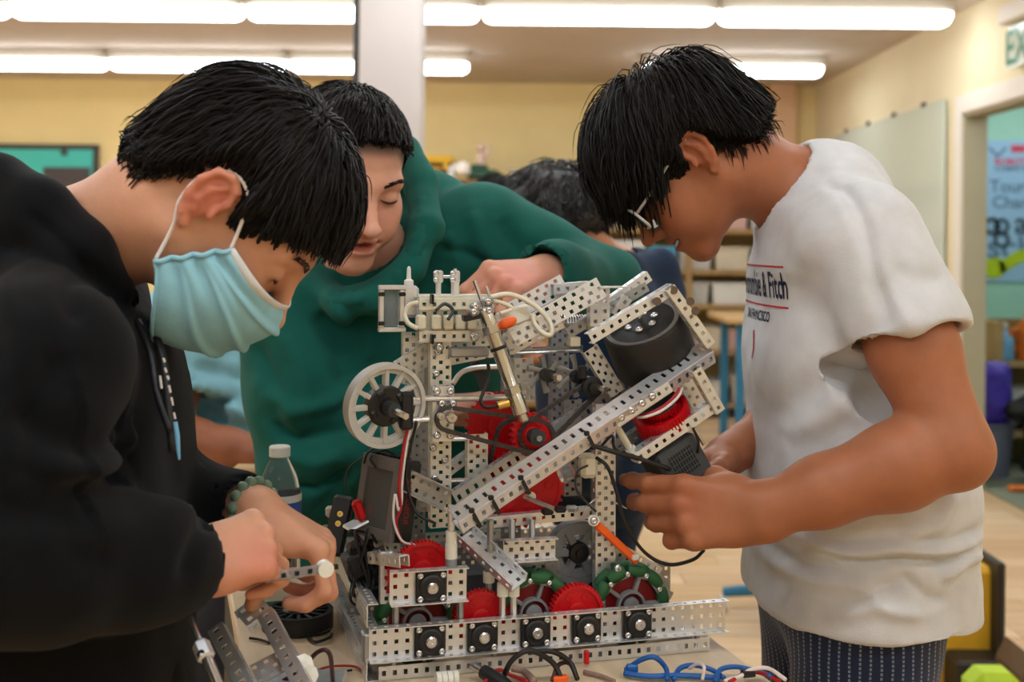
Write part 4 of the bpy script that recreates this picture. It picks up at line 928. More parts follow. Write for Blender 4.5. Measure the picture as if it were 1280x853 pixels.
# radio with two brass studs
ra, rb_ = R(431, 620, .16), R(415, 695, .14); rd = unit(rb_-ra); rn = unit((-.3, -1, .1)); rs_ = unit(np.cross(rn, rd)); Rr = np.stack((rs_, np.cross(-rd, rs_), -rd), 1)
radio = link('radio', MB().box((ra+rb_)/2, (.026, .014, np.linalg.norm(rb_-ra)), R=Rr, bev=.004), 'black_plastic', rob); radio['label'] = 'black radio module with two brass studs'
fn = Rr[:,1] if Rr[1,1] < 0 else -Rr[:,1]
for k in (.024, .036): autosmooth(link('stud', MB().lathe([(.0036, 0), (.0036, .002), (.0018, .002), (.0017, .0), (.0001, .0)], (ra+rd*k)+fn*.0072, fn, 14), 'brass', radio), 30)
link('clip', MB().box(R(413, 640, .17), (.012, .012, .014), bev=.003), 'cream_plastic', rob)
for px, py, m_, s_ in ((449, 638, 'red_plastic', (.012, .012, .026)), (446, 655, 'aluminium', (.03, .03, .004)), (458, 668, 'aluminium', (.016, .016, .014)), (473, 679, 'white_plastic', (.014, .012, .014)), (452, 690, 'black_plastic', (.03, .02, .03)), (462, 712, 'black_plastic', (.026, .03, .035)), (442, 706, 'motor_grey', (.02, .03, .03)), (478, 706, 'aluminium_dark', (.02, .02, .05)), (470, 740, 'black_plastic', (.02, .05, .03))):
    link('module', MB().box(R(px, py, .10), s_, R=np.array([[.9,-.2,-.35],[.2,.98,0],[.35,0,.93]]), bev=.003), m_, rob)
channel(R(465, 690, .06), R(505, 695, -.002), UP, m=1, fl=1); channel(R(483, 755, .03), R(483, 690, .03), FR, m=1, fl=1)
rng = random.Random(5)
for k in range(7): wire([R(436+rng.uniform(0, 40), 660+rng.uniform(0, 90), .05+rng.uniform(0, .08)) for _ in range(5)], .0018, 'wire_black')
wire([R(432, 618, .16), R(434, 590, .16), R(450, 574, .15), R(468, 566, .13)], .0012, 'motor_grey'); wire([R(455, 580, .10), R(460, 566, .10), R(475, 560, .12), R(500, 572, .12)], .0016); wire([R(470, 585, .09), R(463, 572, .1), R(480, 563, .12)], .0016)
wire([R(514, 530, .05), R(508, 560, .05), R(503, 600, .045), R(502, 628, .045), R(498, 638, .045), R(494, 618, .045), R(492, 650, .045), R(502, 676, .04), R(520, 682, .03)], .0016, 'wire_white'); wire([R(511, 530, .05), R(504, 562, .05), R(499, 605, .045), R(501, 634, .045), R(495, 655, .045), R(503, 680, .045)], .0018, 'wire_red', label='red and white cable beside the control unit')
wire([R(521, 528, .055), R(513, 560, .055), R(508, 600, .05), R(520, 640, .04), R(545, 655, .03)], .0018, 'wire_black')
# ---- right lower corner: grey wheel, orange lever, perforated plate
gw = spoke_wheel(R(722, 690, .10), FR, .041, .020, 6, 'wheel_grey', 'black_plastic', 'grey_wheel', .20, .34, spoke=.009, label='dark grey wheel behind the right tower')
spoke_wheel(R(690, 722, .14), FR, .044, .020, 6, 'wheel_grey', 'black_plastic', 'grey_wheel', .20, .34, spoke=.009)
la, lb_ = R(746, 656, .035), R(797, 703, .03); ld = unit(lb_-la); lv_ = link('lever', MB().box((la+lb_)/2, (np.linalg.norm(lb_-la), .006, .010), R=np.stack((ld, np.array((0,1.,0)), np.cross(ld, (0,1,0))), 1), bev=.002), 'orange_plastic', rob); lv_['label'] = 'orange plastic lever'
autosmooth(link('washer', MB().cyl(R(742, 651, .03), R(742, 651, .035), .007, n=18), 'white_plastic', lv_), 30); screw(R(742, 651, .03), FR, 1.2, lv_)
channel(R(768, 690, .085), R(822, 722, .085), FR, m=2, fl=1, stag=True, label='perforated plate beside the orange lever'); link('hinge_strip', MB().box(R(812, 718, .085), (.06, .004, .012), R=np.array([[.86,0,.5],[0,1,0],[-.5,0,.86]])), 'aluminium_dark', rob); link('hinge_strip', MB().box(R(820, 735, .085), (.05, .004, .011), R=np.array([[.86,0,.5],[0,1,0],[-.5,0,.86]])), 'aluminium_dark', rob)
screw(R(772, 711, .035), FR, 1.3); link('catch', MB().box(R(794, 697, .028), (.009, .006, .007), bev=.001), 'white_plastic', rob)
link('bracket', MB().box(R(735, 582, .04), (.022, .02, .03), bev=.005), 'cream_plastic', rob); link('clear_cap', MB().cyl(R(700, 595, .06), R(715, 588, .06), .011, n=14), 'clear_plastic', rob)
wire([R(735, 582, .03), R(722, 590, .03), R(720, 610, .03), R(730, 625, .035), R(745, 640, .04)], .0014, 'motor_grey'); wire([R(745, 572, .01), R(760, 585, .0), R(772, 620, -.005), R(782, 655, -.01), R(805, 690, -.01), R(835, 706, .0), R(866, 700, .005), R(880, 688, .01)], .0024, 'wire_black', label='long black cable looping below the motor')
wire([R(737, 556, .0), R(770, 566, -.004), R(800, 574, .0), R(838, 587, .0)], .0030, 'wire_black'); wire([R(750, 560, .02), R(765, 545, .02), R(768, 560, .02), R(780, 570, .02)], .002, 'wire_black'); wire([R(866, 535, .0), R(873, 552, .0), R(872, 566, .005)], .0018, 'wire_black')
wire([R(728, 645, .05), R(735, 632, .05), R(748, 622, .05)], .0012, 'bright_steel'); wire([R(768, 628, .04), R(776, 632, .04), R(784, 636, .04)], .0012, 'bright_steel')
for px, py, m_ in ((700, 637, 'black_plastic'), (715, 636, 'clear_plastic'), (684, 640, 'black_plastic')): link('sensor', MB().box(R(px, py, .045), (.014, .012, .007), bev=.002), m_, rob)
# structure in the middle of the base
for px in (600, 660, 720): link('motor', MB().box(R(px, 725, .12), (.05, .04, .03), bev=.003), 'motor_grey', rob)
rch((500, 700), (740, 690), .20, m=3, mt='aluminium_dark', stag=True); rch((640, 720), (700, 715), .09, m=2, mt='aluminium_dark', stag=True)
# ------------------------------------------------------------------ people: shared builders
mat('skin_light', S(212, 156, 126), .48, var=.06, vscale=40, bump=.06, bscale=260, sss=.12, attr='Col', spec=.4)
mat('skin_pale', S(222, 164, 138), .48, var=.06, vscale=40, bump=.06, bscale=260, sss=.12, attr='Col', spec=.4)
mat('skin_tan', S(168, 106, 74), .46, var=.06, vscale=40, bump=.06, bscale=260, sss=.10, attr='Col', spec=.4)
mat('skin_brown', S(160, 98, 68), .48, var=.06, vscale=40, sss=.10, attr='Col', spec=.4)
mat('hair_black', S(22, 18, 17), .55, spec=.28, var=.25, vscale=300)
mat('hair_curly', S(30, 27, 27), .42, spec=.5, var=.25, vscale=200)
mat('lash', S(24, 16, 14), .6)
mat('teeth', S(232, 222, 206), .3)
def face_cloth(name, col, **k): return mat(name, col, .85, bump=.25, bscale=700, var=.06, vscale=30, sheen=.06, spec=.15, **k)
face_cloth('hoodie_black', S(8, 10, 14)); face_cloth('hoodie_green', S(28, 98, 88)); face_cloth('tee_white', S(214, 214, 217)); face_cloth('tee_blue', S(150, 206, 224)); face_cloth('hoodie_navy', S(26, 42, 66))
face_cloth('trousers_black', S(9, 10, 13)); face_cloth('jeans_navy', S(22, 36, 60)); face_cloth('trousers_grey', S(60, 62, 70)); face_cloth('mask_blue', S(148, 200, 216)); face_cloth('mask_edge', S(214, 214, 212)); face_cloth('strap_white', S(236, 228, 222))
face_cloth('shoe_dark', S(40, 40, 44)); face_cloth('green_inner', S(8, 58, 52))
def headframe(F_, U_):
    F_ = unit(F_); U_ = unit(np.array(U_, float)-F_*(np.array(U_)@F_)); return np.stack((F_, np.cross(U_, F_), U_), 1)
def add_head(V, o, M, sc=1.0, mouth=.0013, smile=0.0, chin=1.0, ears=(1, -1), wide=1.0):
    V.frame(o, M, sc); w = wide
    V.ell((-.002, 0, .052), (.097, .076, .080), .02).ell((-.03, 0, .034), (.073, .070, .070), .03)
    V.ell((.042, 0, -.026), (.056, .058*w, .075), .03)
    for s_ in (-1, 1):
        V.ell((.060, s_*.042*w, -.012), (.030, .022, .024), .02)
        V.cap((.0, s_*.052*w, -.040), (.080, s_*.014, -.086), .021, .017, .025)
        V.cap((.091, s_*.012, .032), (.076, s_*.046, .031), .011, .010, .018)
        V.ell((.074, s_*.034*w, -.038), (.026, .022, .026), .02)
    V.ell((.088*chin, 0, -.090), (.017, .022, .017), .02)
    for s_ in (-1, 1): V.ell((.106, s_*.033, .013), (.015, .016, .010), .016, 's')
    V.cap((.096, 0, .020), (.122, 0, -.020), .008, .0092, .014).ell((.1255, 0, -.0245), (.0105, .0112, .0092), .008)
    for s_ in (-1, 1): V.ell((.110, s_*.0135, -.029), (.011, .0075, .008), .006)
    V.ell((.090, 0, -.056), (.020, .027, .022), .016)
    for s_ in (-1, 1):
        V.ell((.0815, s_*.0325, .011), (.0140, .0160, .0115), .005)
        V.cap((.088, s_*.024, .0005), (.084, s_*.042, .002), .0035, .003, .004)
        V.ell((.118, s_*.006, -.036), (.004, .0035, .003), .002, 's')
    V.ell((.107, 0, -.0490), (.0085, .022, .0052), .005).ell((.1035, 0, -.0640), (.0095, .019, .0064), .005)
    V.ell((.110, 0, -.0560+smile*.1), (.016, .022+smile, mouth), .002, 's')
    if smile:
        for s_ in (-1, 1): V.ell((.100, s_*(.024+smile*.4), -.052), (.010, .004, .0025), .004, 's')
    for s_ in ears:
        e = lambda x, z, y=.0: (x, s_*(.074+y), z)
        V.ell((-.008, s_*.077, .006), (.0150, .0055, .0290), .006, R=np.array([[.94,.34*s_,0],[-.34*s_,.94,0],[0,0,1]]))
        V.ell((.001, s_*.086, .000), (.009, .007, .012), .004, 's').ell((-.006, s_*.087, .018), (.009, .005, .011), .004, 's')
        V.chain([e(.006, .004, .003), e(.010, .018, .004), e(.005, .032, .006), e(-.008, .038, .009), e(-.020, .031, .012), e(-.024, .014, .013), e(-.020, -.004, .011), e(-.010, -.019, .007), e(-.001, -.025, .004)], [.0035, .0038, .0040, .0042, .0042, .0042, .0042, .0050, .0062], .003)
        V.chain([e(-.004, .026, .008), e(-.011, .014, .009), e(-.011, .0, .009), e(-.004, -.010, .008)], [.003, .0032, .0032, .003], .004)
        V.ell(e(.009, -.001, .004), (.004, .0035, .006), .004)
    V.frame((0,0,0), np.eye(3)); return V
def hand(V, wrist, X, Z, left=False, curl=((20,25,15),)*4, spread=(8, 2, -4, -10), thumb=None, sc=1.0, fat=1.0):
    """five-fingered hand: X along the fingers, Z out of the back of the hand"""
    X = unit(X); Z = unit(np.array(Z, float)-X*(np.array(Z, float)@X)); Y = np.cross(Z, X)*(-1 if left else 1); M = np.stack((X, Y, Z), 1)
    V.frame(wrist, M, sc); base = [(.088, .028), (.092, .008), (.087, -.012), (.079, -.030)]
    ln = [(.043, .026, .020), (.047, .029, .021), (.043, .027, .021), (.034, .021, .018)]
    V.cap((-.01, .009, 0), (-.01, -.009, 0), .022, .022, .012).cap((0, .010, 0), (0, -.010, 0), .021, .021, .012)
    for (bx, by) in base: V.cap((.010, by*.5, 0), (bx-.008, by, 0), .0165, .0120, .012)
    V.cap((.03, .02, -.006), (.07, .02, -.004), .013, .010, .012).cap((.03, -.02, -.006), (.066, -.02, -.004), .014, .010, .012)
    V.ell((.038, .028, -.012), (.028, .014, .014), .010).ell((.030, -.026, -.008), (.030, .012, .013), .010)
    for i, (bx, by) in enumerate(base):
        p = np.array((bx-.004, by, 0.)); sp = math.radians(spread[i]); a = 0; k_ = (.9 if i == 3 else 1.0)*fat
        V.ell((bx-.003, by, .0025), .0105*k_, .006)
        rr = [.0096*k_, .0088*k_, .0080*k_, .0066*k_]
        for j in range(3):
            a += math.radians(curl[i][j]); d = np.array((math.cos(a)*math.cos(sp), math.cos(a)*math.sin(sp), -math.sin(a)))
            q = p+d*ln[i][j]; V.cap(p, q, rr[j], rr[j+1], .0035 if j else .006)
            if j < 2: V.ell(q, rr[j+1]*1.07, .003)
            p = q
    th = thumb or [(.020, .022, -.008), (.048, .046, -.016), (.072, .054, -.020), (.094, .050, -.022)]
    V.chain(th, [.0160, .0125, .0108, .0085], .006)
    V.frame((0,0,0), np.eye(3)); return M
def arm(V, sh, el, wr, r=(.052, .046, .041, .046, .036, .026)):
    sh, el, wr = map(np.array, (sh, el, wr)); V.chain([sh, sh+(el-sh)*.55, el], [r[0], r[1], r[2]], .02).chain([el, el+(wr-el)*.28, el+(wr-el)*.68, wr], [r[2], r[3], r[4], r[5]], .02)
def finish(V, name, m, parent, amp=0.0, nscale=14, fl=None, it=1, colfn=None, dis=None):
    v, q = V.mesh()
    if it: v = relax(v, q, it)
    if amp or fl or dis is not None:
        n = vnormals(v, q)
        if amp: v = v+n*(amp*(vnoise(v, nscale)+.5*vnoise(v, nscale*2.3, 7.3)))[:,None]
        if fl:
            flat = v.copy(); out = np.zeros(len(v)); s_ = n[:,1] < .25
            for pts, wd, am in fl:
                pts = [np.array(p, float) for p in pts]; w2 = v[:, [0, 2]]; bt = np.full(len(v), 9.0); T = np.zeros(len(v)); k = len(pts)-1; yd = np.zeros(len(v))
                for i in range(k):
                    a, b = pts[i][[0,2]], pts[i+1][[0,2]]; ab = b-a; t = np.clip(((w2-a)@ab)/(ab@ab+1e-12), 0, 1); d = np.linalg.norm(w2-a-t[:,None]*ab, axis=1)
                    u = d < bt; bt[u] = d[u]; T[u] = (i+t[u])/k; yd[u] = np.abs(v[u,1]-pts[i][1])
                out += np.where(s_ & (yd < .16), am*np.exp(-(bt/wd)**2)*np.clip(np.sin(math.pi*np.clip(T, .04, .96))*2, 0, 1), 0)
            v = v+n*out[:,None]
        if dis is not None: v = v+n*dis(v, n)[:,None]
    me = npmesh(name, v, q)
    if colfn is not None: setcol(me, colfn(v))
    return link(name, me, m, parent)
def skin_col(heads, red=(), noise=True):
    """natural skin tint: lips, ears, cheeks, scalp under the hair, knuckle redness"""
    def f(v):
        c = np.ones((len(v), 3))
        for (o, M, sc, earred, line) in heads:
            p = ((v-o)@M)/sc; x, y, z = p.T; near = np.linalg.norm(p, axis=1) < .2
            lip = np.exp(-(((z+.056)/.0105)**2)**2)*np.exp(-((y/.023)**2)**2)*(x > .088)*near
            c *= 1-lip[:,None]*np.array((.14, .40, .34))
            ear = np.exp(-((x+.006)/.026)**4)*np.exp(-((z-.006)/.036)**4)*(np.abs(y) > .0735)*near
            c *= 1-ear[:,None]*np.array((.02, .34, .30))*earred
            ck = np.exp(-((x-.085)/.03)**2-((z+.02)/.025)**2)*near; c *= 1-ck[:,None]*np.array((.02, .10, .10))
            zl = line(x); h = 1/(1+np.exp(-(z-zl-.004)/.004))*near*(np.abs(y) < .0775); c = c*(1-h[:,None]*.9)
            inm = (np.abs(z+.056) < .006)*(np.abs(y) < .028)*(x > .07)*(x < .098)*near; c *= 1-inm[:,None]*np.array((.5, .75, .75))
        for (p0, r_) in red:
            d = np.exp(-(np.linalg.norm(v-np.array(p0), axis=1)/r_)**2); c *= 1-d[:,None]*np.array((.0, .22, .20))
        return c
    return f
def hairline(pts):
    xs = [p[0] for p in pts]; zs = [p[1] for p in pts]; return lambda x: np.interp(x, xs, zs)
LINE = hairline([(-.12, -.035), (-.07, -.034), (-.045, -.015), (-.026, .018), (-.012, .040), (.012, .038), (.020, .010), (.034, .012), (.046, .034), (.064, .048), (.080, .066), (.10, .074), (.13, .08)])
def make_hair(name, m, parent, o, M, sc, T=.018, L=(.05, .08), n=5500, whorl=(-.055, .006, .12), grav=.25, wd=.0011, curl=0.0, line=LINE, seed=1, fringe=1.0, lift=1.0, clump=.35, cap=.62, part=None, over=(.035, .010, .018), taper=.03):
    """cap of hair plus thousands of single locks combed out from the crown"""
    rs = np.random.RandomState(seed); C = np.array((-.004, 0, .050)); Ru = np.array((.099, .0775, .083)); g = M.T@np.array((0, 0, -1.)); V = []; Q = []; off = 0
    def RR(p):
        r = np.tile(Ru, (len(p), 1)); lo_ = p[:,2] < C[2]; r[lo_, 2] = np.interp(p[lo_, 0], [-.05, .0], [.25, .105]); return r
    # cap
    nu, nv = 72, 44; th = np.linspace(0, 2*math.pi, nu, endpoint=False); ph = np.linspace(.02, 2.6, nv)
    d = np.stack([np.stack((np.sin(p)*np.cos(th), np.sin(p)*np.sin(th), np.full(nu, np.cos(p))), 1) for p in ph]).reshape(-1, 3); pos = C+d*RR(C+d*.09)
    ex = pos[:,2]-line(pos[:,0]); t = np.clip(ex/.03, 0, 1); t = t*t*(3-2*t); nz = vnoise(pos, 60, seed)*.35+vnoise(pos, 150, seed+3)*.25
    wdist = np.linalg.norm(pos-np.array(whorl), axis=1); t = t*np.clip(.35+wdist/.09, 0, 1); pos = pos+d*(T*cap*t*(1+nz*.5)-.001*(1-t))[:,None]; ok = ex > -.004
    for i in range(nv-1):
        for j in range(nu):
            a = [i*nu+j, i*nu+(j+1) % nu, (i+1)*nu+(j+1) % nu, (i+1)*nu+j]
            if ok[a].all(): Q.append(a[::-1])
    V.append(pos); Q = [np.array(Q)]; off = len(pos)
    # locks
    u = rs.normal(size=(n*4, 3)); u /= np.linalg.norm(u, axis=1)[:,None]; p = C+u*RR(C+u*.09); e = p[:,2]-line(p[:,0]); keep = e > rs.uniform(-.004, .004, len(e)); u = u[keep][:n]; p = p[keep][:n]; n = len(p)
    ln = rs.uniform(L[0], L[1], n)*np.where(p[:,2] < .02, .45, 1.0)*np.where((p[:,2] < .05) & (p[:,0] < .02), .75, 1.0); ln = ln*np.where(p[:,0] > .045, fringe, 1.0); hf = rs.uniform(.25, 1.0, n)*T*np.where(rs.rand(n) < .05, 1.22, 1.0)
    K = 8; W_ = np.array(whorl); path = [p.copy()]; dirp = None; cl = np.round(p/.012)*.012
    jit = np.stack([vnoise(cl, 61, 3.1*a+seed) for a in range(3)], 1)*clump+rs.normal(size=(n, 3))*.07; phs = rs.uniform(0, 6.28, n)
    wrand = rs.normal(size=(n, 3)); cur = p.copy(); free = np.zeros(n, bool); bud = np.full(n, 9.0); rnd = rs.uniform(.1, 1.3, n)*(1+.6*vnoise(cl, 47, 9.0+seed))
    for k in range(1, K):
        Rr = RR(cur); f = (cur-C)/Rr; nn = f/Rr; nn /= np.linalg.norm(nn, axis=1)[:,None]
        fl = cur-W_; fl = fl-nn*(fl*nn).sum(1)[:,None]; fl /= np.linalg.norm(fl, axis=1)[:,None]+1e-6
        if part is not None: fl = fl+np.array(part)*(cur[:,0] > 0)[:,None]
        dw = np.linalg.norm(cur-W_, axis=1); wj = np.clip(1-dw/.045, 0, 1)*(2.2 if k < 3 else 0); fl = fl+wrand*wj[:,None]
        dd = fl+jit+g*grav*(.4+k/K); dd = dd-np.where(free[:,None], 0, 1)*nn*(dd*nn).sum(1)[:,None]
        if dirp is not None: dd = np.where(free[:,None], dirp+g*grav*.55, dd)
        dd /= np.linalg.norm(dd, axis=1)[:,None]+1e-9
        if curl: dd = dd+curl*(np.stack((np.sin(phs+k*1.9), np.cos(phs+k*1.7), np.sin(phs*2+k*2.1)), 1)+nn*.4)
        stp = np.minimum(ln/K, np.where(free, np.maximum(bud, .0003), 9)); bud = np.where(free, bud-stp, bud); cur = cur+dd*stp[:,None]; dirp = dd/(np.linalg.norm(dd, axis=1)[:,None]+1e-9)
        Rr = RR(cur); f = (cur-C)/Rr; r0 = np.linalg.norm(f, axis=1); ed = np.where(cur[:,0] < .045, np.clip((cur[:,2]-line(cur[:,0]))/taper+.12, 0, 1), 1.0); tgt = 1+hf*ed*lift*min(1, k/3.2)/.085
        inside = ~free; sc_ = np.where(inside, tgt/r0, np.where(r0 < 1.03, 1.03/r0, 1.0)); cur = C+f*sc_[:,None]*Rr
        nf = (cur[:,2] < line(cur[:,0])+.004) & ~free; bud = np.where(nf, np.interp(cur[:,0], [-.05, -.02, .045, .07], [over[2], over[1], over[1], over[0]])*rnd, bud); free |= nf
        path.append(cur.copy())
    pa = np.stack(path, 1); tg = np.gradient(pa, axis=1); tg /= np.linalg.norm(tg, axis=2)[:,:,None]+1e-9
    rad = (pa-C); rad /= np.linalg.norm(rad, axis=2)[:,:,None]; s1 = np.cross(tg, rad); s1 /= np.linalg.norm(s1, axis=2)[:,:,None]+1e-9; s2 = np.cross(s1, tg)
    wk = wd*np.interp(np.linspace(0, 1, K), [0, .15, .7, 1], [.7, 1, .8, .08])*1.0; ring = []
    for a in range(3): q = 2*math.pi*a/3+.52; ring.append(pa+(s1*math.cos(q)*1.5+s2*math.sin(q)*.8)*wk[None,:,None])
    vv = np.stack(ring, 2).reshape(-1, 3); i0 = np.arange(n)[:,None,None]*K*3; k0 = np.arange(K-1)[None,:,None]*3; a0 = np.arange(3)[None,None,:]
    A = i0+k0+a0; B = i0+k0+(a0+1) % 3; qq = np.stack((A, B, B+3, A+3), 3).reshape(-1, 4)+off
    V.append(vv); Q.append(qq); v = np.concatenate(V); q = np.concatenate(Q); v = o+(v*sc)@M.T
    return link(name, npmesh(name, v, q), m, parent)
def hl(o, M, sc):
    return lambda p: np.array(o)+np.array(M)@(np.array(p, float)*sc)
def eye_bits(H, parent, sides=(1, -1), z=.004, brow=True, ink='hair_black', open_=0.0):
    for s_ in sides:
        link('eyelashes', MB().tube([H((.0955-.0035*abs(t)**2*4, s_*(.0325+.026*t), z+.004-.006*(1-4*t*t)*.6)) for t in np.linspace(-.5, .5, 9)], [.0004, .0010, .0013, .0014, .0014, .0014, .0013, .0011, .0005], 6), 'lash', parent, True)
        if brow:
            mb = MB(); rs = random.Random(3+s_)
            for k in range(70):
                t = rs.random(); y = .014+.034*t; zz = .0335+.006*math.sin(t*2.2)+rs.uniform(-.003, .003); x = .1025-.016*t**1.6+.001
                a = np.array((x, s_*y, zz)); b = a+np.array((-.002, s_*.007, .0018-.003*t)); mb.tube([H(a), H(b)], [.0006*1.2, .0002], 4)
            link('eyebrow', mb, ink, parent)
def legs(name, parent, m, hips, knees, feet, r=(.095, .07, .055), waist=None, h=.011, top=None, wrs=(.17, .125), shoe='shoe_dark', amp=.006):
    P_ = np.array([*hips, *knees, *[c[:3] for c in feet]]); lo = P_.min(0)-.25; hi = P_.max(0)+.25; lo[2] = .05; hi[2] = (top or hips[0][2]+.1)+.03
    V = Vol(lo, hi, h)
    for a, b, c in zip(hips, knees, feet): V.chain([a, b, (c[0], c[1], .10)], r, .04)
    hp = (np.array(hips[0])+np.array(hips[1]))/2; V.ell(hp+np.array((0, 0, .01)), (wrs[1], wrs[0], .15), .05)
    if top: V.half((0, 0, top), (0, 0, 1))
    V.half((0, 0, .075), (0, 0, -1)); finish(V, name, m, parent, amp, 9)
    for c in feet:
        d = np.array((c[3], c[4], 0)) if len(c) > 3 else np.array((0, 1., 0)); d = unit(d); c3 = np.array(c[:3])
        V = Vol(c3-np.array((.22, .22, .02)), c3+np.array((.22, .22, .16)), .009); q = lambda f_, z: np.array((c3[0], c3[1], 0))+d*f_+np.array((0, 0, z))
        V.chain([q(-.05, .045), q(.06, .045), q(.15, .04)], [.045, .048, .04], .03).cap(q(-.02, .05), q(-.02, .12), .045, .045, .03); V.half((0, 0, .002), (0, 0, -1)); finish(V, 'shoe', shoe, parent)
# ------------------------------------------------------------------ boy in the white T-shirt
mat('ink_navy', S(34, 38, 66), .8); mat('ink_crimson', S(196, 40, 62), .8); mat('glasses_clear', S(206, 200, 196), .3); mat('lens_glass', S(200, 226, 232), .05, trans=.9, ior=1.1)
def stripes():
    m = mat('trousers_pinstripe', S(22, 38, 74), .85, bump=.25, bscale=700, sheen=.2); N = m.node_tree.nodes; L = m.node_tree.links; b = N['Principled BSDF']
    g = N.new('ShaderNodeNewGeometry'); sx = N.new('ShaderNodeSeparateXYZ'); L.new(g.outputs['Position'], sx.inputs[0])
    def mth(op, a, b_=None, c=None):
        n = N.new('ShaderNodeMath'); n.operation = op
        for i, x in enumerate((a, b_, c)):
            if x is None: continue
            if isinstance(x, (int, float)): n.inputs[i].default_value = x
            else: L.new(x, n.inputs[i])
        return n.outputs[0]
    nz = N.new('ShaderNodeTexNoise'); nz.inputs['Scale'].default_value = 7; L.new(g.outputs['Position'], nz.inputs[0])
    a = mth('ARCTAN2', mth('SUBTRACT', sx.outputs[1], 1.70), mth('SUBTRACT', sx.outputs[0], .475)); a = mth('MULTIPLY', a, 15.0); a = mth('ADD', a, mth('MULTIPLY', nz.outputs[0], 1.2))
    fr = mth('ABSOLUTE', mth('SUBTRACT', mth('FRACT', a), .5)); s_ = mth('LESS_THAN', fr, .11); dash = mth('GREATER_THAN', mth('FRACT', mth('MULTIPLY', sx.outputs[2], 180)), .35)
    k = mth('MULTIPLY', mth('MULTIPLY', s_, dash), .65); mx = N.new('ShaderNodeMix'); mx.data_type = 'RGBA'; L.new(k, mx.inputs[0]); mx.inputs[6].default_value = S(22, 38, 74); mx.inputs[7].default_value = S(150, 170, 196); L.new(mx.outputs[2], b.inputs['Base Color'])
stripes()
rb = thing('person', (.475, 1.68, 0), 'boy with glasses in a white T-shirt bending over the robot from the right', 'person')
ho = P(864, 200, 1.66); phi = math.radians(52); HM = headframe((-math.cos(phi), .05, -math.sin(phi)), (-math.sin(phi), -.02, math.cos(phi))); hs = .98
H = hl(ho, HM, hs)
nb = P(1010, 250, 1.68); shN, shF = P(1086, 298, 1.50), P(1012, 268, 1.86); elN, wrN = P(1190, 560, 1.42), P(952, 640, 1.44); elF, wrF = P(1075, 470, 1.86), P(905, 572, 1.66)
V = Vol((.12, 1.28, .90), (.66, 2.0, 1.60), .0030)
add_head(V, ho, HM, hs, mouth=.0046, smile=.004)
V.chain([H((-.03, 0, .0)), H((-.035, 0, -.05)), nb], [.058, .056, .062], .03).chain([shN, nb, shF], [.045, .055, .045], .03).cap(nb, (.47, 1.68, 1.0), .06, .07, .03)
arm(V, shN, elN, wrN, (.054, .052, .043, .050, .040, .031)); arm(V, shF, elF, wrF, (.05, .048, .041, .046, .036, .028))
V.ell(elN+np.array((.008, 0, -.012)), (.034, .034, .034), .02)
hx = P(852, 640, 1.452)-wrN
hand(V, wrN, hx, (.05, -1, .18), True, curl=((24, 24, 14), (34, 32, 18), (42, 38, 22), (46, 42, 24)), spread=(5, 1, -2, -6), thumb=[(.020, .022, -.012), (.046, .036, -.034), (.068, .038, -.048), (.088, .034, -.056)], sc=1.10, fat=1.16)
hand(V, wrF, P(835, 600, 1.60)-wrF, (-.2, .5, .8), False, curl=((22, 32, 20), (28, 36, 22), (34, 38, 24), (36, 40, 24)), thumb=[(.020, .024, -.008), (.044, .044, -.016), (.066, .054, -.02), (.086, .056, -.02)], sc=1.0)
finish(V, 'body', 'skin_tan', rb, colfn=skin_col([(ho, HM, hs, .45, LINE)], [(P(850, 622, 1.42), .03), (P(800, 640, 1.42), .02)]))
make_hair('hair', 'hair_black', rb, ho, HM, hs, T=.034, L=(.09, .14), n=8200, over=(.045, .006, .040), whorl=(-.045, -.01, .125), grav=.45, wd=.0010, seed=11, taper=.02, fringe=1.0, clump=.34, cap=.6,
          line=hairline([(-.12, -.060), (-.07, -.058), (-.045, -.026), (-.030, .010), (-.018, .030), (.006, .028), (.014, .006), (.030, .016), (.046, .038), (.064, .052), (.080, .060), (.10, .066), (.13, .07)]))
eye_bits(H, rb, z=.002)
link('teeth', MB().tube([H((.0935-.05*abs(t)**2*8*.2, .020*t*2, -.0535)) for t in np.linspace(-.5, .5, 9)], .0042, 8, flat=.6), 'teeth', rb, True)
# glasses
g_ = link('glasses', MB().tube([H((.1175, t*.012, .020+.003*(1-abs(t)))) for t in (-1, -.5, 0, .5, 1)], .0018, 8), 'glasses_clear', rb, True); g_['label'] = 'pale clear framed glasses'
for s_ in (-1, 1):
    out = [(.026*np.sign(math.cos(q))*abs(math.cos(q))**.6, .019*np.sign(math.sin(q))*abs(math.sin(q))**.6) for q in np.linspace(0, 2*math.pi, 28, endpoint=False)]
    pt = lambda a, b, x=0: H((.1165-abs(a+.034)*.10+x, s_*(.036+a), .009+b))
    link('rim', MB().tube([pt(a, b) for a, b in out], .0020, 6, closed=True), 'glasses_clear', g_, True)
    link('lens', MB().rings([[pt(a*.97, b*.97, -.0006) for a, b in out], [pt(a*.97, b*.97, .0006) for a, b in out]], True), 'lens_glass', g_)
    link('temple', MB().tube([H((.108, s_*.064, .018)), H((.07, s_*.074, .022)), H((.02, s_*.080, .030)), H((-.015, s_*.082, .032)), H((-.03, s_*.080, .015))], .0022, 8, flat=.6), 'glasses_clear', g_, True)
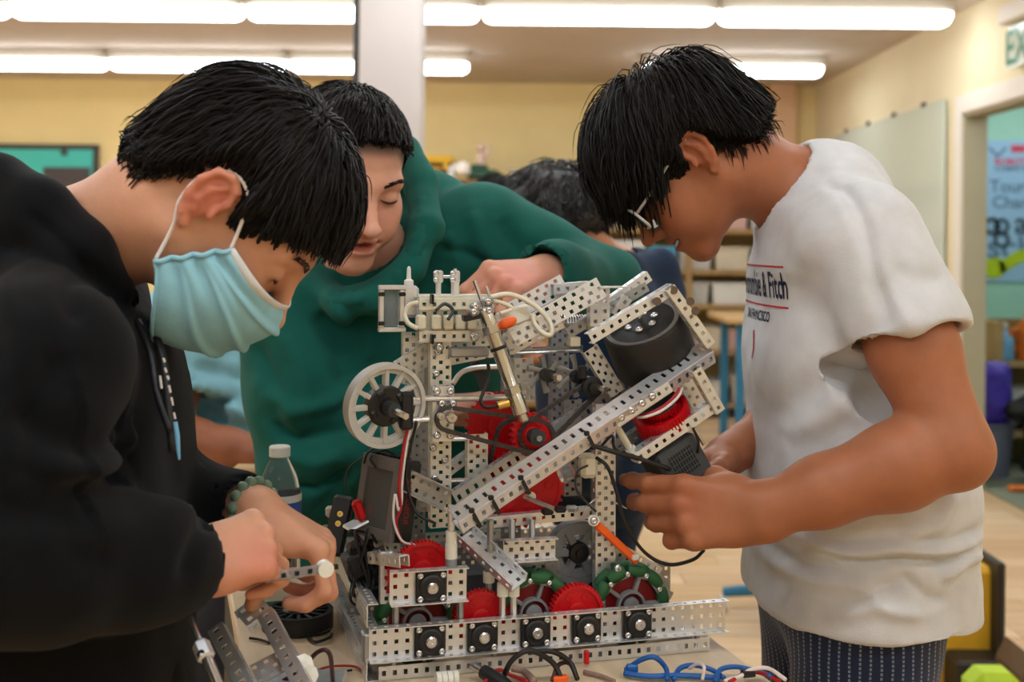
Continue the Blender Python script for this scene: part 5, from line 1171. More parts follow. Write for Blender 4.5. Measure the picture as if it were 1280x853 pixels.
# T-shirt
V = Vol((.26, 1.30, .74), (.70, 2.02, 1.46), .0045)
c1, c2, c3, c4 = P(1040, 345, 1.68), P(1055, 450, 1.68), P(1068, 600, 1.68), P(1068, 740, 1.68)
for y_, k_ in ((-.085, 1), (0, 1.06), (.085, 1)):
    dy = np.array((0, y_, 0)); V.chain([c1+dy*.9, c2+dy, c3+dy, c4+dy], [.104*k_, .114*k_, .128*k_, .138*k_], .04)
V.chain([shN+np.array((-.01, .03, .0)), P(1030, 258, 1.68), shF], [.068, .076, .066], .05).cap(P(1030, 258, 1.68), nb+np.array((.015, 0, -.006)), .078, .070, .04)
se = shN+(elN-shN)*.46; V.cap(shN, se, .070, .078, .03); sf = shF+(elF-shF)*.5; V.cap(shF, sf, .070, .070, .03)
ax = unit(elN-shN); axf = unit(elF-shF)
def cutoff(V, p, n, rad):
    p = np.array(p); n = unit(n)
    V.put(lambda X, Y, Z: np.maximum(-((X-p[0])*n[0]+(Y-p[1])*n[1]+(Z-p[2])*n[2]), np.sqrt((X-p[0])**2+(Y-p[1])**2+(Z-p[2])**2)-rad), p-rad, p+rad, .004, 's')
hemn = unit(ax+np.array((-.10, 0, .0))); cutoff(V, shN+ax*.135, hemn, .11); V.cap(shN+ax*.09, shN+ax*.25, .060, .069, .004, 's'); cutoff(V, shF+axf*.14, axf, .10); V.cap(shF+axf*.09, shF+axf*.25, .060, .060, .004, 's')
nd = unit(H((-.035, 0, -.05))-nb); V.cap(nb+nd*.016, nb+nd*.12, .0640, .075, .004, 's')
hz = P(1080, 790, 1.52)[2]; V.half((.48, 1.68, hz), (.03, 0, -1)); V.ell((c4[0], 1.68, hz-.02), (.116, .185, .05), .004, 's')
for y_, k_ in ((-.06, .9), (.06, .9)): pass
W3 = lambda *q: [P(x, y, 1.53) for x, y in q]
fl = [(W3((985, 668), (1040, 678), (1095, 668), (1140, 672), (1222, 672)), .008, .015), (W3((1000, 676), (1060, 690), (1110, 680), (1160, 688), (1215, 680)), .006, -.012), (W3((965, 716), (1000, 718), (1060, 716), (1095, 745)), .010, .007), (W3((1070, 726), (1110, 705), (1140, 730), (1165, 735)), .007, -.008),
      (W3((1120, 660), (1165, 668), (1222, 655)), .008, -.008), (W3((960, 690), (1000, 705), (1040, 695)), .008, -.007), (W3((1150, 712), (1190, 690), (1225, 690)), .009, .009), (W3((1030, 755), (1075, 740), (1140, 750)), .009, .006),
      (W3((1120, 380), (1060, 480), (985, 560)), .018, .010), (W3((1085, 330), (1050, 420), (990, 520)), .016, -.008), (W3((1180, 600), (1150, 640), (1100, 655)), .012, .009), (W3((1040, 215), (1055, 300), (1068, 395)), .009, -.010), (W3((990, 240), (1000, 300), (985, 360)), .016, .006),
      ([P(x, y, 1.45) for x, y in ((1100, 330), (1135, 350), (1175, 345))], .012, -.006), ([P(x, y, 1.45) for x, y in ((1075, 300), (1100, 370), (1120, 410))], .012, .006), (W3((940, 782), (1040, 792), (1140, 793), (1200, 776)), .004, -.004)]
sh = finish(V, 'tshirt', 'tee_white', rb, .004, 13, fl, 1)
sh['label'] = 'white cotton T-shirt with small navy and red chest print'
bv = BVHTree.FromPolygons([tuple(c) for c in np.array([v_.co for v_ in sh.data.vertices])], [tuple(p.vertices) for p in sh.data.polygons])
def stamp(v, f, o, ex, ey, name, m, parent, lift=.0012):
    """lay flat print on the cloth: project each vertex along the line of the chest's normal"""
    n = unit(np.cross(ex, ey)); out = []
    for x, y, *_ in v:
        p = o+ex*x+ey*y; h = bv.ray_cast(Vector(p+n*.12), Vector(-n), .3)
        out.append(np.array(h[0])+n*lift if h[0] is not None else None)
    f = [q for q in f if all(out[i] is not None for i in q)]; out = [p if p is not None else np.array(o) for p in out]
    mb = MB(); mb.add(out, f); return link(name, mb, m, parent)
def grid(w, h, nx=24): v = [(w*i/nx, y) for i in range(nx+1) for y in (0, h)]; return v, [(2*i, 2*i+2, 2*i+3, 2*i+1) for i in range(nx)]
eo = P(995, 374, 1.56); ey = unit((.02, 0, 1)); ex = unit((.62, -.78, -.10)); ex = unit(ex-ey*(ex@ey))
sz = .049; v, f = text_mesh('Abercrombie & Fitch', sz, 'RIGHT', 0, .0006); v = [(x*.50, y) for x, y, _ in v]
stamp(v, f, eo, ex, ey, 'chest_print', 'ink_navy', sh)
v, f = text_mesh('SAN FRANCISCO', .019, 'RIGHT', 0, .0004); stamp([(x*.72-.045, y-.033) for x, y, _ in v], f, eo, ex, ey, 'chest_print', 'ink_navy', sh)
for dz in (.040, -.013): v, f = grid(.205, .0024); stamp([(x-.205, y+dz) for x, y in v], f, eo, ex, ey, 'print_line', 'ink_crimson', sh)
v = [(-.100, -.05), (-.094, -.047), (-.090, -.058), (-.088, -.072), (-.094, -.088), (-.097, -.086), (-.093, -.072), (-.096, -.060)]; stamp(v, [(0, 1, 2, 7), (7, 2, 3, 6), (6, 3, 4, 5)], eo, ex, ey, 'print_mark', 'ink_crimson', sh)
legs('trousers', rb, 'trousers_pinstripe', [(.475, 1.60, .86), (.475, 1.78, .86)], [(.465, 1.59, .48), (.465, 1.79, .48)], [(.48, 1.59, 0, -1, 0), (.48, 1.79, 0, -1, 0)], (.105, .08, .066), top=.90, wrs=(.165, .126), h=.008, amp=.005)
# ------------------------------------------------------------------ boy in the black hoodie with a face mask
lb = thing('person', (-.47, 1.28, 0), 'boy in a black hoodie and pale blue face mask at the left', 'person')
ho = P(278, 257, 1.25); phi = math.radians(55); HM = headframe((math.cos(phi), .07, -math.sin(phi)), (math.sin(phi), .0, math.cos(phi))); hs = 1.03
H = hl(ho, HM, hs)
nb = P(92, 316, 1.28); shN, shF = P(58, 452, 1.10), P(100, 380, 1.46); elN, wrN = P(-45, 700, 1.02), P(232, 707, 1.185); elF, wrF = P(130, 640, 1.46), P(322, 640, 1.345)
V = Vol((-.76, .93, .88), (-.17, 1.56, 1.60), .0030)
add_head(V, ho, HM, hs, ears=(1, -1))
V.chain([H((-.03, 0, .0)), H((-.035, 0, -.05)), nb], [.060, .058, .064], .03).chain([shN+np.array((-.02, .02, -.03)), nb+np.array((-.05, 0, -.07)), shF+np.array((-.02, -.02, -.03))], [.035, .045, .035], .03).cap(nb, nb+np.array((-.05, 0, -.07)), .055, .05, .03)
arm(V, shN, elN, wrN, (.045, .042, .038, .042, .034, .027)); arm(V, shF, elF, wrF, (.045, .042, .038, .042, .034, .027))
# near hand: loose fist, back of the hand to the camera, fingertips on the plastic strip
hand(V, wrN, (.80, .56, .14), (.10, -.74, .66), False, curl=((62, 72, 30), (64, 78, 36), (58, 78, 40), (50, 76, 40)), spread=(6, 2, -3, -9), thumb=[(.020, .020, -.014), (.046, .028, -.032), (.068, .020, -.042), (.088, .010, -.048)], sc=.98)
# far hand: palm turned in, thumb hanging in front, fingers curled under the strip
hand(V, wrF, (.86, -.08, -.42), (.40, .05, .90), True, curl=((52, 66, 34), (56, 70, 36), (58, 72, 40), (58, 72, 40)), spread=(5, 1, -3, -8), thumb=[(.022, .024, -.012), (.040, .036, -.036), (.046, .034, -.062), (.046, .030, -.084)], sc=1.0)
finish(V, 'body', 'skin_light', lb, colfn=skin_col([(ho, HM, hs, 1.0, LINE)], [(P(335, 690, 1.2), .03), (P(300, 762, 1.2), .05), (P(385, 730, 1.33), .035)]))
make_hair('hair', 'hair_black', lb, ho, HM, hs, T=.019, L=(.055, .085), n=8500, whorl=(-.01, -.02, .135), grav=.30, wd=.0010, seed=5, clump=.34, cap=.6, over=(.012, .005, .012),
          line=hairline([(-.12, -.060), (-.085, -.058), (-.06, -.036), (-.045, -.010), (-.032, .022), (-.018, .042), (.010, .044), (.020, .010), (.034, .016), (.048, .038), (.066, .054), (.080, .066), (.10, .072), (.13, .065)]))
eye_bits(H, lb, z=.004)
# pleated mask
NU, NV = 60, 48; rows = []
for j in range(NV+1):
    v_ = j/NV; Sx = np.array((.046, .0735, -.005))*(1-v_)+np.array((.014, .0735, -.070))*v_
    ct = [np.array((.121, 0, -.008)), np.array((.150, 0, -.030)), np.array((.136, 0, -.092)), np.array((.076, 0, -.132))]
    b = 1-v_; Cx = b**3*ct[0]+3*b*b*v_*ct[1]+3*b*v_*v_*ct[2]+v_**3*ct[3]; row = []
    for i in range(NU+1):
        t = -1+2*i/NU; a = math.pi/2*t; c = math.cos(a); q = Sx+(Cx-Sx)*np.array((c**.75 if c > 1e-6 else 0, 0, c**1.1 if c > 1e-6 else 0)); q[1] = Sx[1]*math.sin(a)*(1+.10*math.sin(math.pi*abs(t)))
        nrm = unit((math.cos(a*.8), math.sin(a*.8), -.1+.3*(v_-.5)))
        pl = sum(.0060*math.exp(-((v_-p_+.05*math.sin(2.5*t+p_*9))/.030)**2) for p_ in (.26, .48, .70))*math.cos(a)**.4 if abs(t) < 1 else 0
        pucker = .0035*math.sin(v_*math.pi*7)*abs(t)**3
        row.append(H(q+nrm*(pl+pucker+.0015*math.sin(5*t+v_*11)*math.cos(a))))
    rows.append(row)
mb = MB(); vs = [p for r in rows for p in r]; mb.add(vs, [(j*(NU+1)+i, j*(NU+1)+i+1, (j+1)*(NU+1)+i+1, (j+1)*(NU+1)+i) for j in range(NV) for i in range(NU)])
mk = link('face_mask', mb, 'mask_blue', lb, True); md = mk.modifiers.new('solid', 'SOLIDIFY'); md.thickness = .0012; md.offset = 1; mk['label'] = 'pale blue pleated face mask'
link('edge_band', MB().tube(rows[0], .0048, 8, flat=.5), 'mask_edge', mk, True); link('edge_band', MB().tube(rows[-1], .0022, 8), 'mask_blue', mk, True)
for i in (0, NU): link('edge_band', MB().tube([r[i] for r in rows], .0028, 8), 'mask_blue', mk, True)
for s_, i in ((-1, 0), (1, NU)):
    link('ear_loop', MB().tube(spline([rows[0][i], H((.028, s_*.074, .022)), H((.012, s_*.078, .040)), H((-.012, s_*.080, .040)), H((-.026, s_*.079, .014)), H((-.020, s_*.076, -.016)), H((-.004, s_*.073, -.036)), rows[-1][i]], 7), .0020, 8), 'strap_white', mk, True)
# hoodie
V = Vol((-.86, .86, .70), (-.18, 1.66, 1.48), .0048)
hipc, wst, cst = np.array((-.485, 1.29, .80)), np.array((-.49, 1.29, 1.0)), np.array((-.49, 1.285, 1.135))
for y_ in (-.075, 0, .075): dy = np.array((0, y_, 0)); V.chain([hipc+dy, wst+dy, cst+dy], [.128, .120, .112], .05)
V.chain([shN+np.array((0, .02, 0)), nb+np.array((-.045, 0, -.035)), shF], [.064, .078, .070], .05).cap(cst, nb+np.array((-.06, 0, -.06)), .118, .09, .06)
V.chain([shN, shN+(elN-shN)*.5, elN], [.068, .068, .064], .05); wdir = unit(wrN-elN); V.chain([elN, elN+(wrN-elN)*.35, elN+(wrN-elN)*.72, wrN-wdir*.035, wrN-wdir*.004], [.070, .068, .056, .046, .044], .03)
wf = unit(wrF-elF); V.chain([shF, shF+(elF-shF)*.5, elF], [.074, .068, .062], .05).chain([elF, elF+(wrF-elF)*.5, wrF-wf*.03], [.064, .056, .044], .03)
V.cap(wrN-wdir*.03, wrN+wdir*.05, .037, .037, .004, 's'); V.cap(wrF-wf*.05, wrF+wf*.05, .037, .037, .004, 's')
nd = unit(H((-.035, 0, -.05))-nb)
V.cap(nb+nd*.012, nb+nd*.11, .066, .085, .008, 's')
# hood lying around the neck
ring = [P(-25, 238, 1.30), P(25, 236, 1.36), P(75, 256, 1.375), P(125, 310, 1.37), P(168, 372, 1.34), P(172, 402, 1.29), P(150, 372, 1.225), P(112, 312, 1.195), P(62, 266, 1.20), P(10, 238, 1.22), P(-25, 238, 1.26)]
V.chain([np.array(p)+np.array((-.014, 0, -.004)) for p in ring], [.036, .033, .031, .030, .027, .025, .030, .034, .037, .038, .036], .008)
V.ell(P(-45, 305, 1.28), (.09, .12, .055), .04)
W3 = lambda Y, *q: [P(x, y, Y) for x, y in q]
fl = [(W3(1.02, (40, 560), (110, 600), (170, 590), (215, 620)), .012, .012), (W3(1.02, (70, 600), (120, 630), (160, 625), (200, 650)), .010, -.010), (W3(1.0, (30, 660), (100, 690), (170, 690), (205, 700)), .014, .008), (W3(1.0, (0, 620), (60, 650), (120, 740)), .014, -.008), (W3(1.05, (205, 650), (214, 700), (208, 755)), .006, -.007),
      (W3(1.15, (20, 255), (80, 310), (125, 370), (150, 400)), .008, -.008), (W3(1.1, (100, 420), (90, 500), (110, 590)), .016, -.010), (W3(1.12, (0, 330), (70, 400), (95, 470)), .014, .008), (W3(1.2, (150, 430), (170, 520), (180, 640)), .020, .006), (W3(1.0, (10, 500), (60, 540), (100, 590)), .012, -.010)]
hd = finish(V, 'hoodie', 'hoodie_black', lb, .004, 10, fl, 1); hd['label'] = 'black hooded sweatshirt'
for off_, e_ in ((0, (213, 540)), (14, (206, 565))):
    link('drawstring', MB().tube(spline([P(172+off_, 402, 1.235), P(188+off_, 440, 1.20), P(196+off_*.9, 490, 1.175), P(e_[0]-off_*.3+off_, e_[1], 1.165)], 6), .0040, 8), 'cloth_black', hd, True)
mb = MB()
for k, (x, y, l, c_) in enumerate(((204, 448, 5, 0), (206, 460, 6, 0), (209, 470, 5, 0), (211, 482, 9, 0), (214, 497, 10, 0), (205, 512, 14, 0), (217, 516, 8, 0), (200, 470, 16, 0))): mb.tube([P(x, y, 1.172), P(x+2, y+l, 1.172)], .0012, 5)
link('front_print', mb, 'strap_white', hd); link('front_print', MB().tube([P(218, 528, 1.17), P(221, 545, 1.17), P(224, 575, 1.168)], [.003, .003, .0012], 6), 'bottle_blue', hd)
# bracelet of clear green beads
mat('bead', S(150, 180, 156), .12, trans=.55, ior=1.3)
br_ = thing_part = None; bc = wrF-wf*.005; Bm = axes(wf); pts = [bc+Bm@np.array((.036*math.cos(2*math.pi*k/16), .033*math.sin(2*math.pi*k/16), 0)) for k in range(16)]
bo = link('bracelet', MB().tube(pts, .0012, 5, closed=True), 'strap_white', lb); bo['label'] = 'bracelet of pale green glass beads'
for p in pts: link('bead', MB().ball(p, .0072, 12, 8), 'bead', bo, True)
legs('trousers', lb, 'trousers_black', [(-.475, 1.20, .80), (-.475, 1.37, .80)], [(-.46, 1.19, .45), (-.46, 1.38, .45)], [(-.48, 1.19, 0, 1, 0), (-.48, 1.38, 0, 1, 0)], top=.86, wrs=(.17, .122))
# the perforated plastic strip between his fingers
a, b = P(330, 723, 1.215), P(406, 711, 1.245); d = unit(b-a); Rm = axes(d, (0, 0, 1)); L_ = np.linalg.norm(b-a)
st = link('plastic_strip', MB().box((a+b)/2, (.010, .004, L_), R=Rm, bev=.001), 'clear_plastic'); tag(st, 'translucent perforated plastic strip held by the boy in the black hoodie', 'strip')
for k in range(5): link('hole', MB().box(a+d*(.02+.014*k)+Rm[:,1]*.0, (.0045, .0046, .0045), R=Rm), 'slot_black', st)
autosmooth(link('end_cap', MB().cyl(b-Rm[:,1]*.005, b+Rm[:,1]*.005, .0085, n=18), 'white_plastic', st), 30)
# ------------------------------------------------------------------ boy in the green hoodie behind the robot
gb = thing('person', (-.22, 2.05, 0), 'boy in a green hoodie leaning in behind the robot with one arm over it', 'person')
ho = P(428, 226, 1.80); HM = headframe((.48, -.77, -.42), (.24, -.36, .90)); hs = 1.03; H = hl(ho, HM, hs)
nb = P(470, 325, 1.93); shL, shR = P(602, 300, 1.97), P(372, 400, 1.90); elL, wrL = P(752, 362, 1.97), P(682, 344, 1.79); elR, wrR = P(385, 590, 1.88), P(548, 512, 1.84)
V = Vol((-.47, 1.55, .90), (.24, 2.15, 1.62), .0030)
add_head(V, ho, HM, hs, mouth=.0082, smile=.006, wide=1.10)
V.chain([H((-.03, 0, .0)), H((-.03, 0, -.05)), nb], [.054, .048, .054], .03).chain([shL, nb, shR], [.04, .055, .04], .03)
arm(V, shL, elL, wrL, (.045, .042, .038, .042, .034, .027)); arm(V, shR, elR, wrR, (.045, .042, .038, .042, .034, .027))
hand(V, wrL, P(610, 352, 1.72)-wrL, (.05, -.62, .80), True, curl=((52, 40, 24), (56, 46, 26), (58, 50, 26), (54, 46, 26)), spread=(6, 1, -4, -10), thumb=[(.022, .022, -.012), (.050, .038, -.03), (.076, .036, -.044), (.098, .026, -.054)], sc=1.05)
hand(V, wrR, (.95, -.1, .16), (-.1, .3, .95), False, curl=((30, 40, 20),)*4, sc=.98)
finish(V, 'body', 'skin_pale', gb, colfn=skin_col([(ho, HM, hs, .4, LINE)], [(P(600, 350, 1.7), .03), (P(640, 340, 1.72), .03), (P(655, 335, 1.74), .03)]))
make_hair('hair', 'hair_black', gb, ho, HM, hs, T=.014, L=(.035, .055), n=5200, whorl=(-.03, .01, .135), grav=.05, wd=.0011, seed=8, clump=.4, cap=.7, over=(.003, .004, .010),
          line=hairline([(-.12, -.03), (-.07, -.03), (-.045, -.006), (-.026, .024), (-.012, .042), (.010, .042), (.022, .026), (.036, .046), (.050, .072), (.066, .086), (.080, .094), (.10, .10), (.13, .1)]))
eye_bits(H, gb, z=.006)
link('teeth', MB().tube([H((.0945-.05*abs(t)**2*8*.2, .021*t*2, -.0525)) for t in np.linspace(-.5, .5, 9)], .0042, 8, flat=.6), 'teeth', gb, True)
V = Vol((-.56, 1.60, .72), (.30, 2.32, 1.50), .0050)
hipc, wst, cst = np.array((-.20, 2.06, .80)), np.array((-.20, 2.05, 1.0)), P(478, 440, 2.0)
for x_ in (-.08, 0, .08): dx = np.array((x_, 0, 0)); V.chain([hipc+dx, wst+dx, cst+dx*1.1], [.125, .122, .125], .05)
V.chain([shL, nb+np.array((.01, .05, -.03)), shR], [.082, .085, .082], .07).cap(cst, nb+np.array((0, .04, -.04)), .13, .10, .06)
wl = unit(wrL-elL); wr_ = unit(wrR-elR)
V.chain([shL, shL+(elL-shL)*.5, elL], [.084, .074, .064], .05).chain([elL, wrL-wl*.04, wrL-wl*.0], [.066, .050, .048], .03); V.cap(wrL-wl*.03, wrL+wl*.06, .040, .040, .004, 's')
V.chain([shR, shR+(elR-shR)*.5, elR], [.084, .082, .076], .05).chain([elR, elR+(wrR-elR)*.5, wrR-wr_*.02], [.078, .064, .048], .03); V.cap(wrR-wr_*.03, wrR+wr_*.06, .038, .038, .004, 's')
nd = unit(H((-.03, 0, -.05))-nb); V.cap(nb+nd*.02, nb+nd*.14, .063, .072, .008, 's')
ring = [P(505, 190, 1.95), P(528, 232, 1.90), P(533, 285, 1.83), P(515, 335, 1.80), P(470, 372, 1.79), P(420, 380, 1.81), P(385, 350, 1.88), P(390, 300, 1.97), P(440, 230, 2.03), P(480, 190, 2.02), P(505, 190, 1.95)]
V.chain(ring, [.028, .026, .024, .022, .022, .024, .028, .034, .036, .032, .028], .012); V.ell(P(520, 260, 2.04), (.10, .07, .07), .04)
W3 = lambda Y, *q: [P(x, y, Y) for x, y in q]
fl = [(W3(1.9, (560, 285), (575, 330), (560, 360)), .014, .010), (W3(1.9, (540, 310), (580, 315), (610, 330), (640, 360)), .008, -.009), (W3(1.9, (625, 270), (640, 300), (680, 330)), .014, -.010), (W3(1.9, (590, 260), (600, 300), (625, 335)), .012, .008), (W3(1.88, (400, 380), (430, 440), (445, 480)), .014, -.012), (W3(1.86, (420, 370), (455, 420), (465, 455)), .012, .010),
      (W3(1.84, (330, 480), (370, 510), (420, 500), (450, 480)), .014, .014), (W3(1.84, (335, 520), (380, 545), (430, 530), (470, 500)), .010, -.012), (W3(1.84, (350, 560), (400, 575), (440, 560)), .013, .012), (W3(1.84, (370, 600), (400, 605), (450, 580)), .010, -.012), (W3(1.86, (320, 420), (350, 470), (360, 520)), .014, -.010), (W3(1.86, (360, 410), (385, 450), (400, 500)), .014, .010), (W3(1.9, (400, 640), (430, 600), (440, 560)), .012, -.008)]
hd = finish(V, 'hoodie', 'hoodie_green', gb, .005, 10, fl, 1, dis=None); hd['label'] = 'green hooded sweatshirt'
inner = [np.array(p)+np.array((-.006, -.012, .004)) for p in ring[:6]]; link('neck_rib', MB().tube(spline(inner, 10), [.0125+.0022*(k % 3 == 0) for k in range(51)], 8), 'hoodie_green', hd, True)
legs('trousers', gb, 'trousers_black', [(-.30, 2.06, .80), (-.10, 2.06, .80)], [(-.31, 2.04, .45), (-.09, 2.04, .45)], [(-.31, 2.08, 0, 0, -1), (-.09, 2.08, 0, 0, -1)], top=.86, wrs=(.125, .16))
# ------------------------------------------------------------------ people farther back
# navy hooded person seen from behind
nbp = thing('person', (.17, 2.62, 0), 'curly haired person in a navy hooded top standing behind the robot, turned away', 'person')
ho = P(697, 292, 2.50); HM = headframe((-.80, .50, -.34), (-.25, .15, .95)); hs = 1.0; H = hl(ho, HM, hs)
nb = P(770, 345, 2.58)
V = Vol((-.10, 2.2, .95), (.48, 3.0, 1.62), .005); add_head(V, ho, HM, hs)
shN, shF = P(775, 400, 2.44), P(800, 385, 2.84); elN, wrN = P(720, 570, 2.40), P(640, 560, 2.50); elF, wrF = P(745, 560, 2.86), P(650, 560, 2.75)
V.chain([H((-.03, 0, 0)), H((-.04, 0, -.05)), nb], [.058, .056, .062], .03).chain([shN, nb, shF], [.04, .05, .04], .03); arm(V, shN, elN, wrN, (.045, .042, .038, .042, .034, .027)); arm(V, shF, elF, wrF, (.045, .042, .038, .042, .034, .027))
hand(V, wrN, (-.9, .2, -.1), (0, -.2, .9), True); hand(V, wrF, (-.9, -.2, -.1), (0, .2, .9), False)
finish(V, 'body', 'skin_tan', nbp, colfn=skin_col([(ho, HM, hs, .4, LINE)]))
make_hair('hair', 'hair_curly', nbp, ho, HM, hs, T=.030, L=(.05, .08), n=2800, grav=.05, wd=.0017, curl=.9, seed=21, clump=.5, cap=.8, over=(.01, .006, .012))
V = Vol((-.16, 2.16, .66), (.52, 3.02, 1.42), .008)
for y_ in (-.09, 0, .09): dy = np.array((.02*y_/.09, y_, 0)); V.chain([np.array((.20, 2.62, .80))+dy, np.array((.21, 2.62, 1.0))+dy, P(775, 430, 2.62)+dy], [.125, .122, .122], .05)
V.chain([shN, nb+np.array((.02, .0, -.04)), shF], [.08, .09, .08], .06); V.chain([shN, elN, wrN], [.078, .066, .045], .05).chain([shF, elF, wrF], [.078, .066, .045], .05)
nd = unit(H((-.04, 0, -.05))-nb); V.cap(nb+nd*.02, nb+nd*.14, .066, .09, .008, 's')
V.chain([P(735, 362, 2.48), P(780, 340, 2.45), P(825, 335, 2.55), P(828, 335, 2.70), P(790, 345, 2.76)], [.03, .035, .035, .035, .03], .02); V.ell(P(815, 370, 2.62), (.07, .12, .06), .04)
finish(V, 'hoodie', 'hoodie_navy', nbp, .007, 9)['label'] = 'navy hooded top'
legs('trousers', nbp, 'jeans_navy', [(.19, 2.53, .80), (.19, 2.71, .80)], [(.18, 2.52, .45), (.18, 2.72, .45)], [(.20, 2.52, 0, -1, .3), (.20, 2.72, 0, -1, .3)], top=.88, wrs=(.175, .128), h=.012)
# person in the light blue T-shirt behind the masked boy
lp = thing('person', (-.55, 2.42, 0), 'person in a light blue printed T-shirt standing behind the masked boy', 'person')
ho = P(285, 262, 2.40); HM = headframe((.75, -.45, -.45), (.35, -.2, .9)); hs = 1.0; H = hl(ho, HM, hs); nb = P(262, 350, 2.45)
shN, shF = P(228, 402, 2.33), P(318, 396, 2.60); elN, wrN = P(212, 550, 2.26), P(322, 567, 2.22); elF, wrF = P(345, 520, 2.64), P(340, 580, 2.45)
V = Vol((-.86, 2.05, .86), (-.25, 2.85, 1.56), .005); add_head(V, ho, HM, hs)
V.chain([H((-.03, 0, 0)), H((-.04, 0, -.05)), nb], [.058, .056, .062], .03).chain([shN, nb, shF], [.04, .05, .04], .03); arm(V, shN, elN, wrN, (.047, .045, .040, .045, .037, .030)); arm(V, shF, elF, wrF, (.047, .045, .040, .045, .036, .028))
hand(V, wrN, (.9, .25, -.1), (-.1, -.6, .8), False, curl=((50, 60, 30),)*4); hand(V, wrF, (.3, -.8, -.2), (.1, .2, .9), True, curl=((40, 50, 30),)*4)
finish(V, 'body', 'skin_brown', lp, colfn=skin_col([(ho, HM, hs, .4, LINE)]))
make_hair('hair', 'hair_black', lp, ho, HM, hs, T=.02, L=(.05, .07), n=1700, wd=.0016, seed=31)
V = Vol((-.90, 2.10, .70), (-.25, 2.82, 1.40), .007)
for x_ in (-.06, 0, .06): d_ = np.array((x_, x_*.9, 0)); V.chain([np.array((-.56, 2.46, .80))+d_, np.array((-.57, 2.46, 1.0))+d_, P(275, 450, 2.46)+d_], [.125, .122, .118], .05)
V.chain([shN, nb+np.array((0, .02, -.03)), shF], [.074, .08, .074], .06); ax = unit(elN-shN); V.cap(shN, shN+ax*.15, .074, .072, .04); axf = unit(elF-shF); V.cap(shF, shF+axf*.15, .074, .072, .04)
cutoff(V, shN+ax*.14, ax, .11); cutoff(V, shF+axf*.14, axf, .11); V.cap(shN+ax*.09, shN+ax*.25, .062, .062, .004, 's'); nd = unit(H((-.04, 0, -.05))-nb); V.cap(nb+nd*.02, nb+nd*.14, .066, .09, .008, 's')
W3 = lambda Y, *q: [P(x, y, Y) for x, y in q]
ts = finish(V, 'tshirt', 'tee_blue', lp, .006, 9, [(W3(2.32, (235, 480), (270, 500), (320, 530)), .014, .012), (W3(2.32, (240, 510), (280, 530), (315, 545)), .012, -.010), (W3(2.32, (250, 450), (290, 470), (330, 480)), .012, -.010), (W3(2.32, (232, 410), (240, 450), (235, 490)), .010, -.012), (W3(2.32, (290, 440), (285, 490), (300, 520)), .01, .008)]); ts['label'] = 'light blue printed T-shirt'
bv = BVHTree.FromPolygons([tuple(v_.co) for v_ in ts.data.vertices], [tuple(p.vertices) for p in ts.data.polygons])
v, f = text_mesh('TUTH', .032, 'CENTER', 0, .0005); stamp([(x, y) for x, y, _ in v], f, P(296, 420, 2.3), unit((.9, -.3, .12)), unit((-.1, 0, 1)), 'chest_print', 'ink_navy', ts)
legs('trousers', lp, 'trousers_grey', [(-.60, 2.42, .80), (-.46, 2.52, .80)], [(-.60, 2.40, .45), (-.45, 2.52, .45)], [(-.60, 2.42, 0, .7, -.7), (-.45, 2.54, 0, .7, -.7)], top=.88, wrs=(.14, .14), h=.012)
# distant dark haired person
dp = thing('person', (-.02, 4.35, 0), 'distant dark haired person partly hidden by the green sleeve', 'person')
ho = P(622, 268, 4.3); HM = headframe((.75, .1, -.5), (.5, 0, .85)); hs = 1.0; H = hl(ho, HM, hs); nb = P(588, 305, 4.34)
shN, shF = P(580, 345, 4.14), P(590, 338, 4.54); elN, wrN = P(585, 430, 4.1), P(650, 440, 4.15); elF, wrF = P(595, 425, 4.58), P(660, 435, 4.45)
V = Vol((-.45, 3.85, .75), (.35, 4.8, 1.62), .007); add_head(V, ho, HM, hs); V.chain([H((-.03, 0, 0)), H((-.04, 0, -.05)), nb], [.058, .056, .062], .03).chain([shN, nb, shF], [.04, .05, .04], .03)
arm(V, shN, elN, wrN); arm(V, shF, elF, wrF); hand(V, wrN, (.9, .1, -.1), (0, -.5, .8), False); hand(V, wrF, (.9, -.1, -.1), (0, .5, .8), True); finish(V, 'body', 'skin_tan', dp, colfn=skin_col([(ho, HM, hs, .4, LINE)]))
make_hair('hair', 'hair_black', dp, ho, HM, hs, T=.022, L=(.05, .07), n=1200, wd=.002, seed=41)
V = Vol((-.5, 3.85, .66), (.35, 4.85, 1.4), .010)
for y_ in (-.09, 0, .09): dy = np.array((0, y_, 0)); V.chain([np.array((-.14, 4.34, .8))+dy, P(588, 380, 4.34)+dy], [.125, .12], .05)
V.chain([shN, nb+np.array((-.02, 0, -.04)), shF], [.08, .09, .08], .06).chain([shN, elN, wrN], [.075, .062, .042], .04).chain([shF, elF, wrF], [.075, .062, .042], .04); nd = unit(H((-.04, 0, -.05))-nb); V.cap(nb+nd*.02, nb+nd*.14, .066, .09, .008, 's')
finish(V, 'sweater', 'trousers_grey', dp, .007, 8)
legs('trousers', dp, 'jeans_navy', [(-.14, 4.25, .80), (-.14, 4.43, .80)], [(-.13, 4.24, .45), (-.13, 4.44, .45)], [(-.14, 4.24, 0, 1, 0), (-.14, 4.44, 0, 1, 0)], top=.88, wrs=(.17, .125), h=.013)
# ------------------------------------------------------------------ loose things on the workbench and beside it
def TB(px, py, z=0.0): return TW(RT(px, py, z))
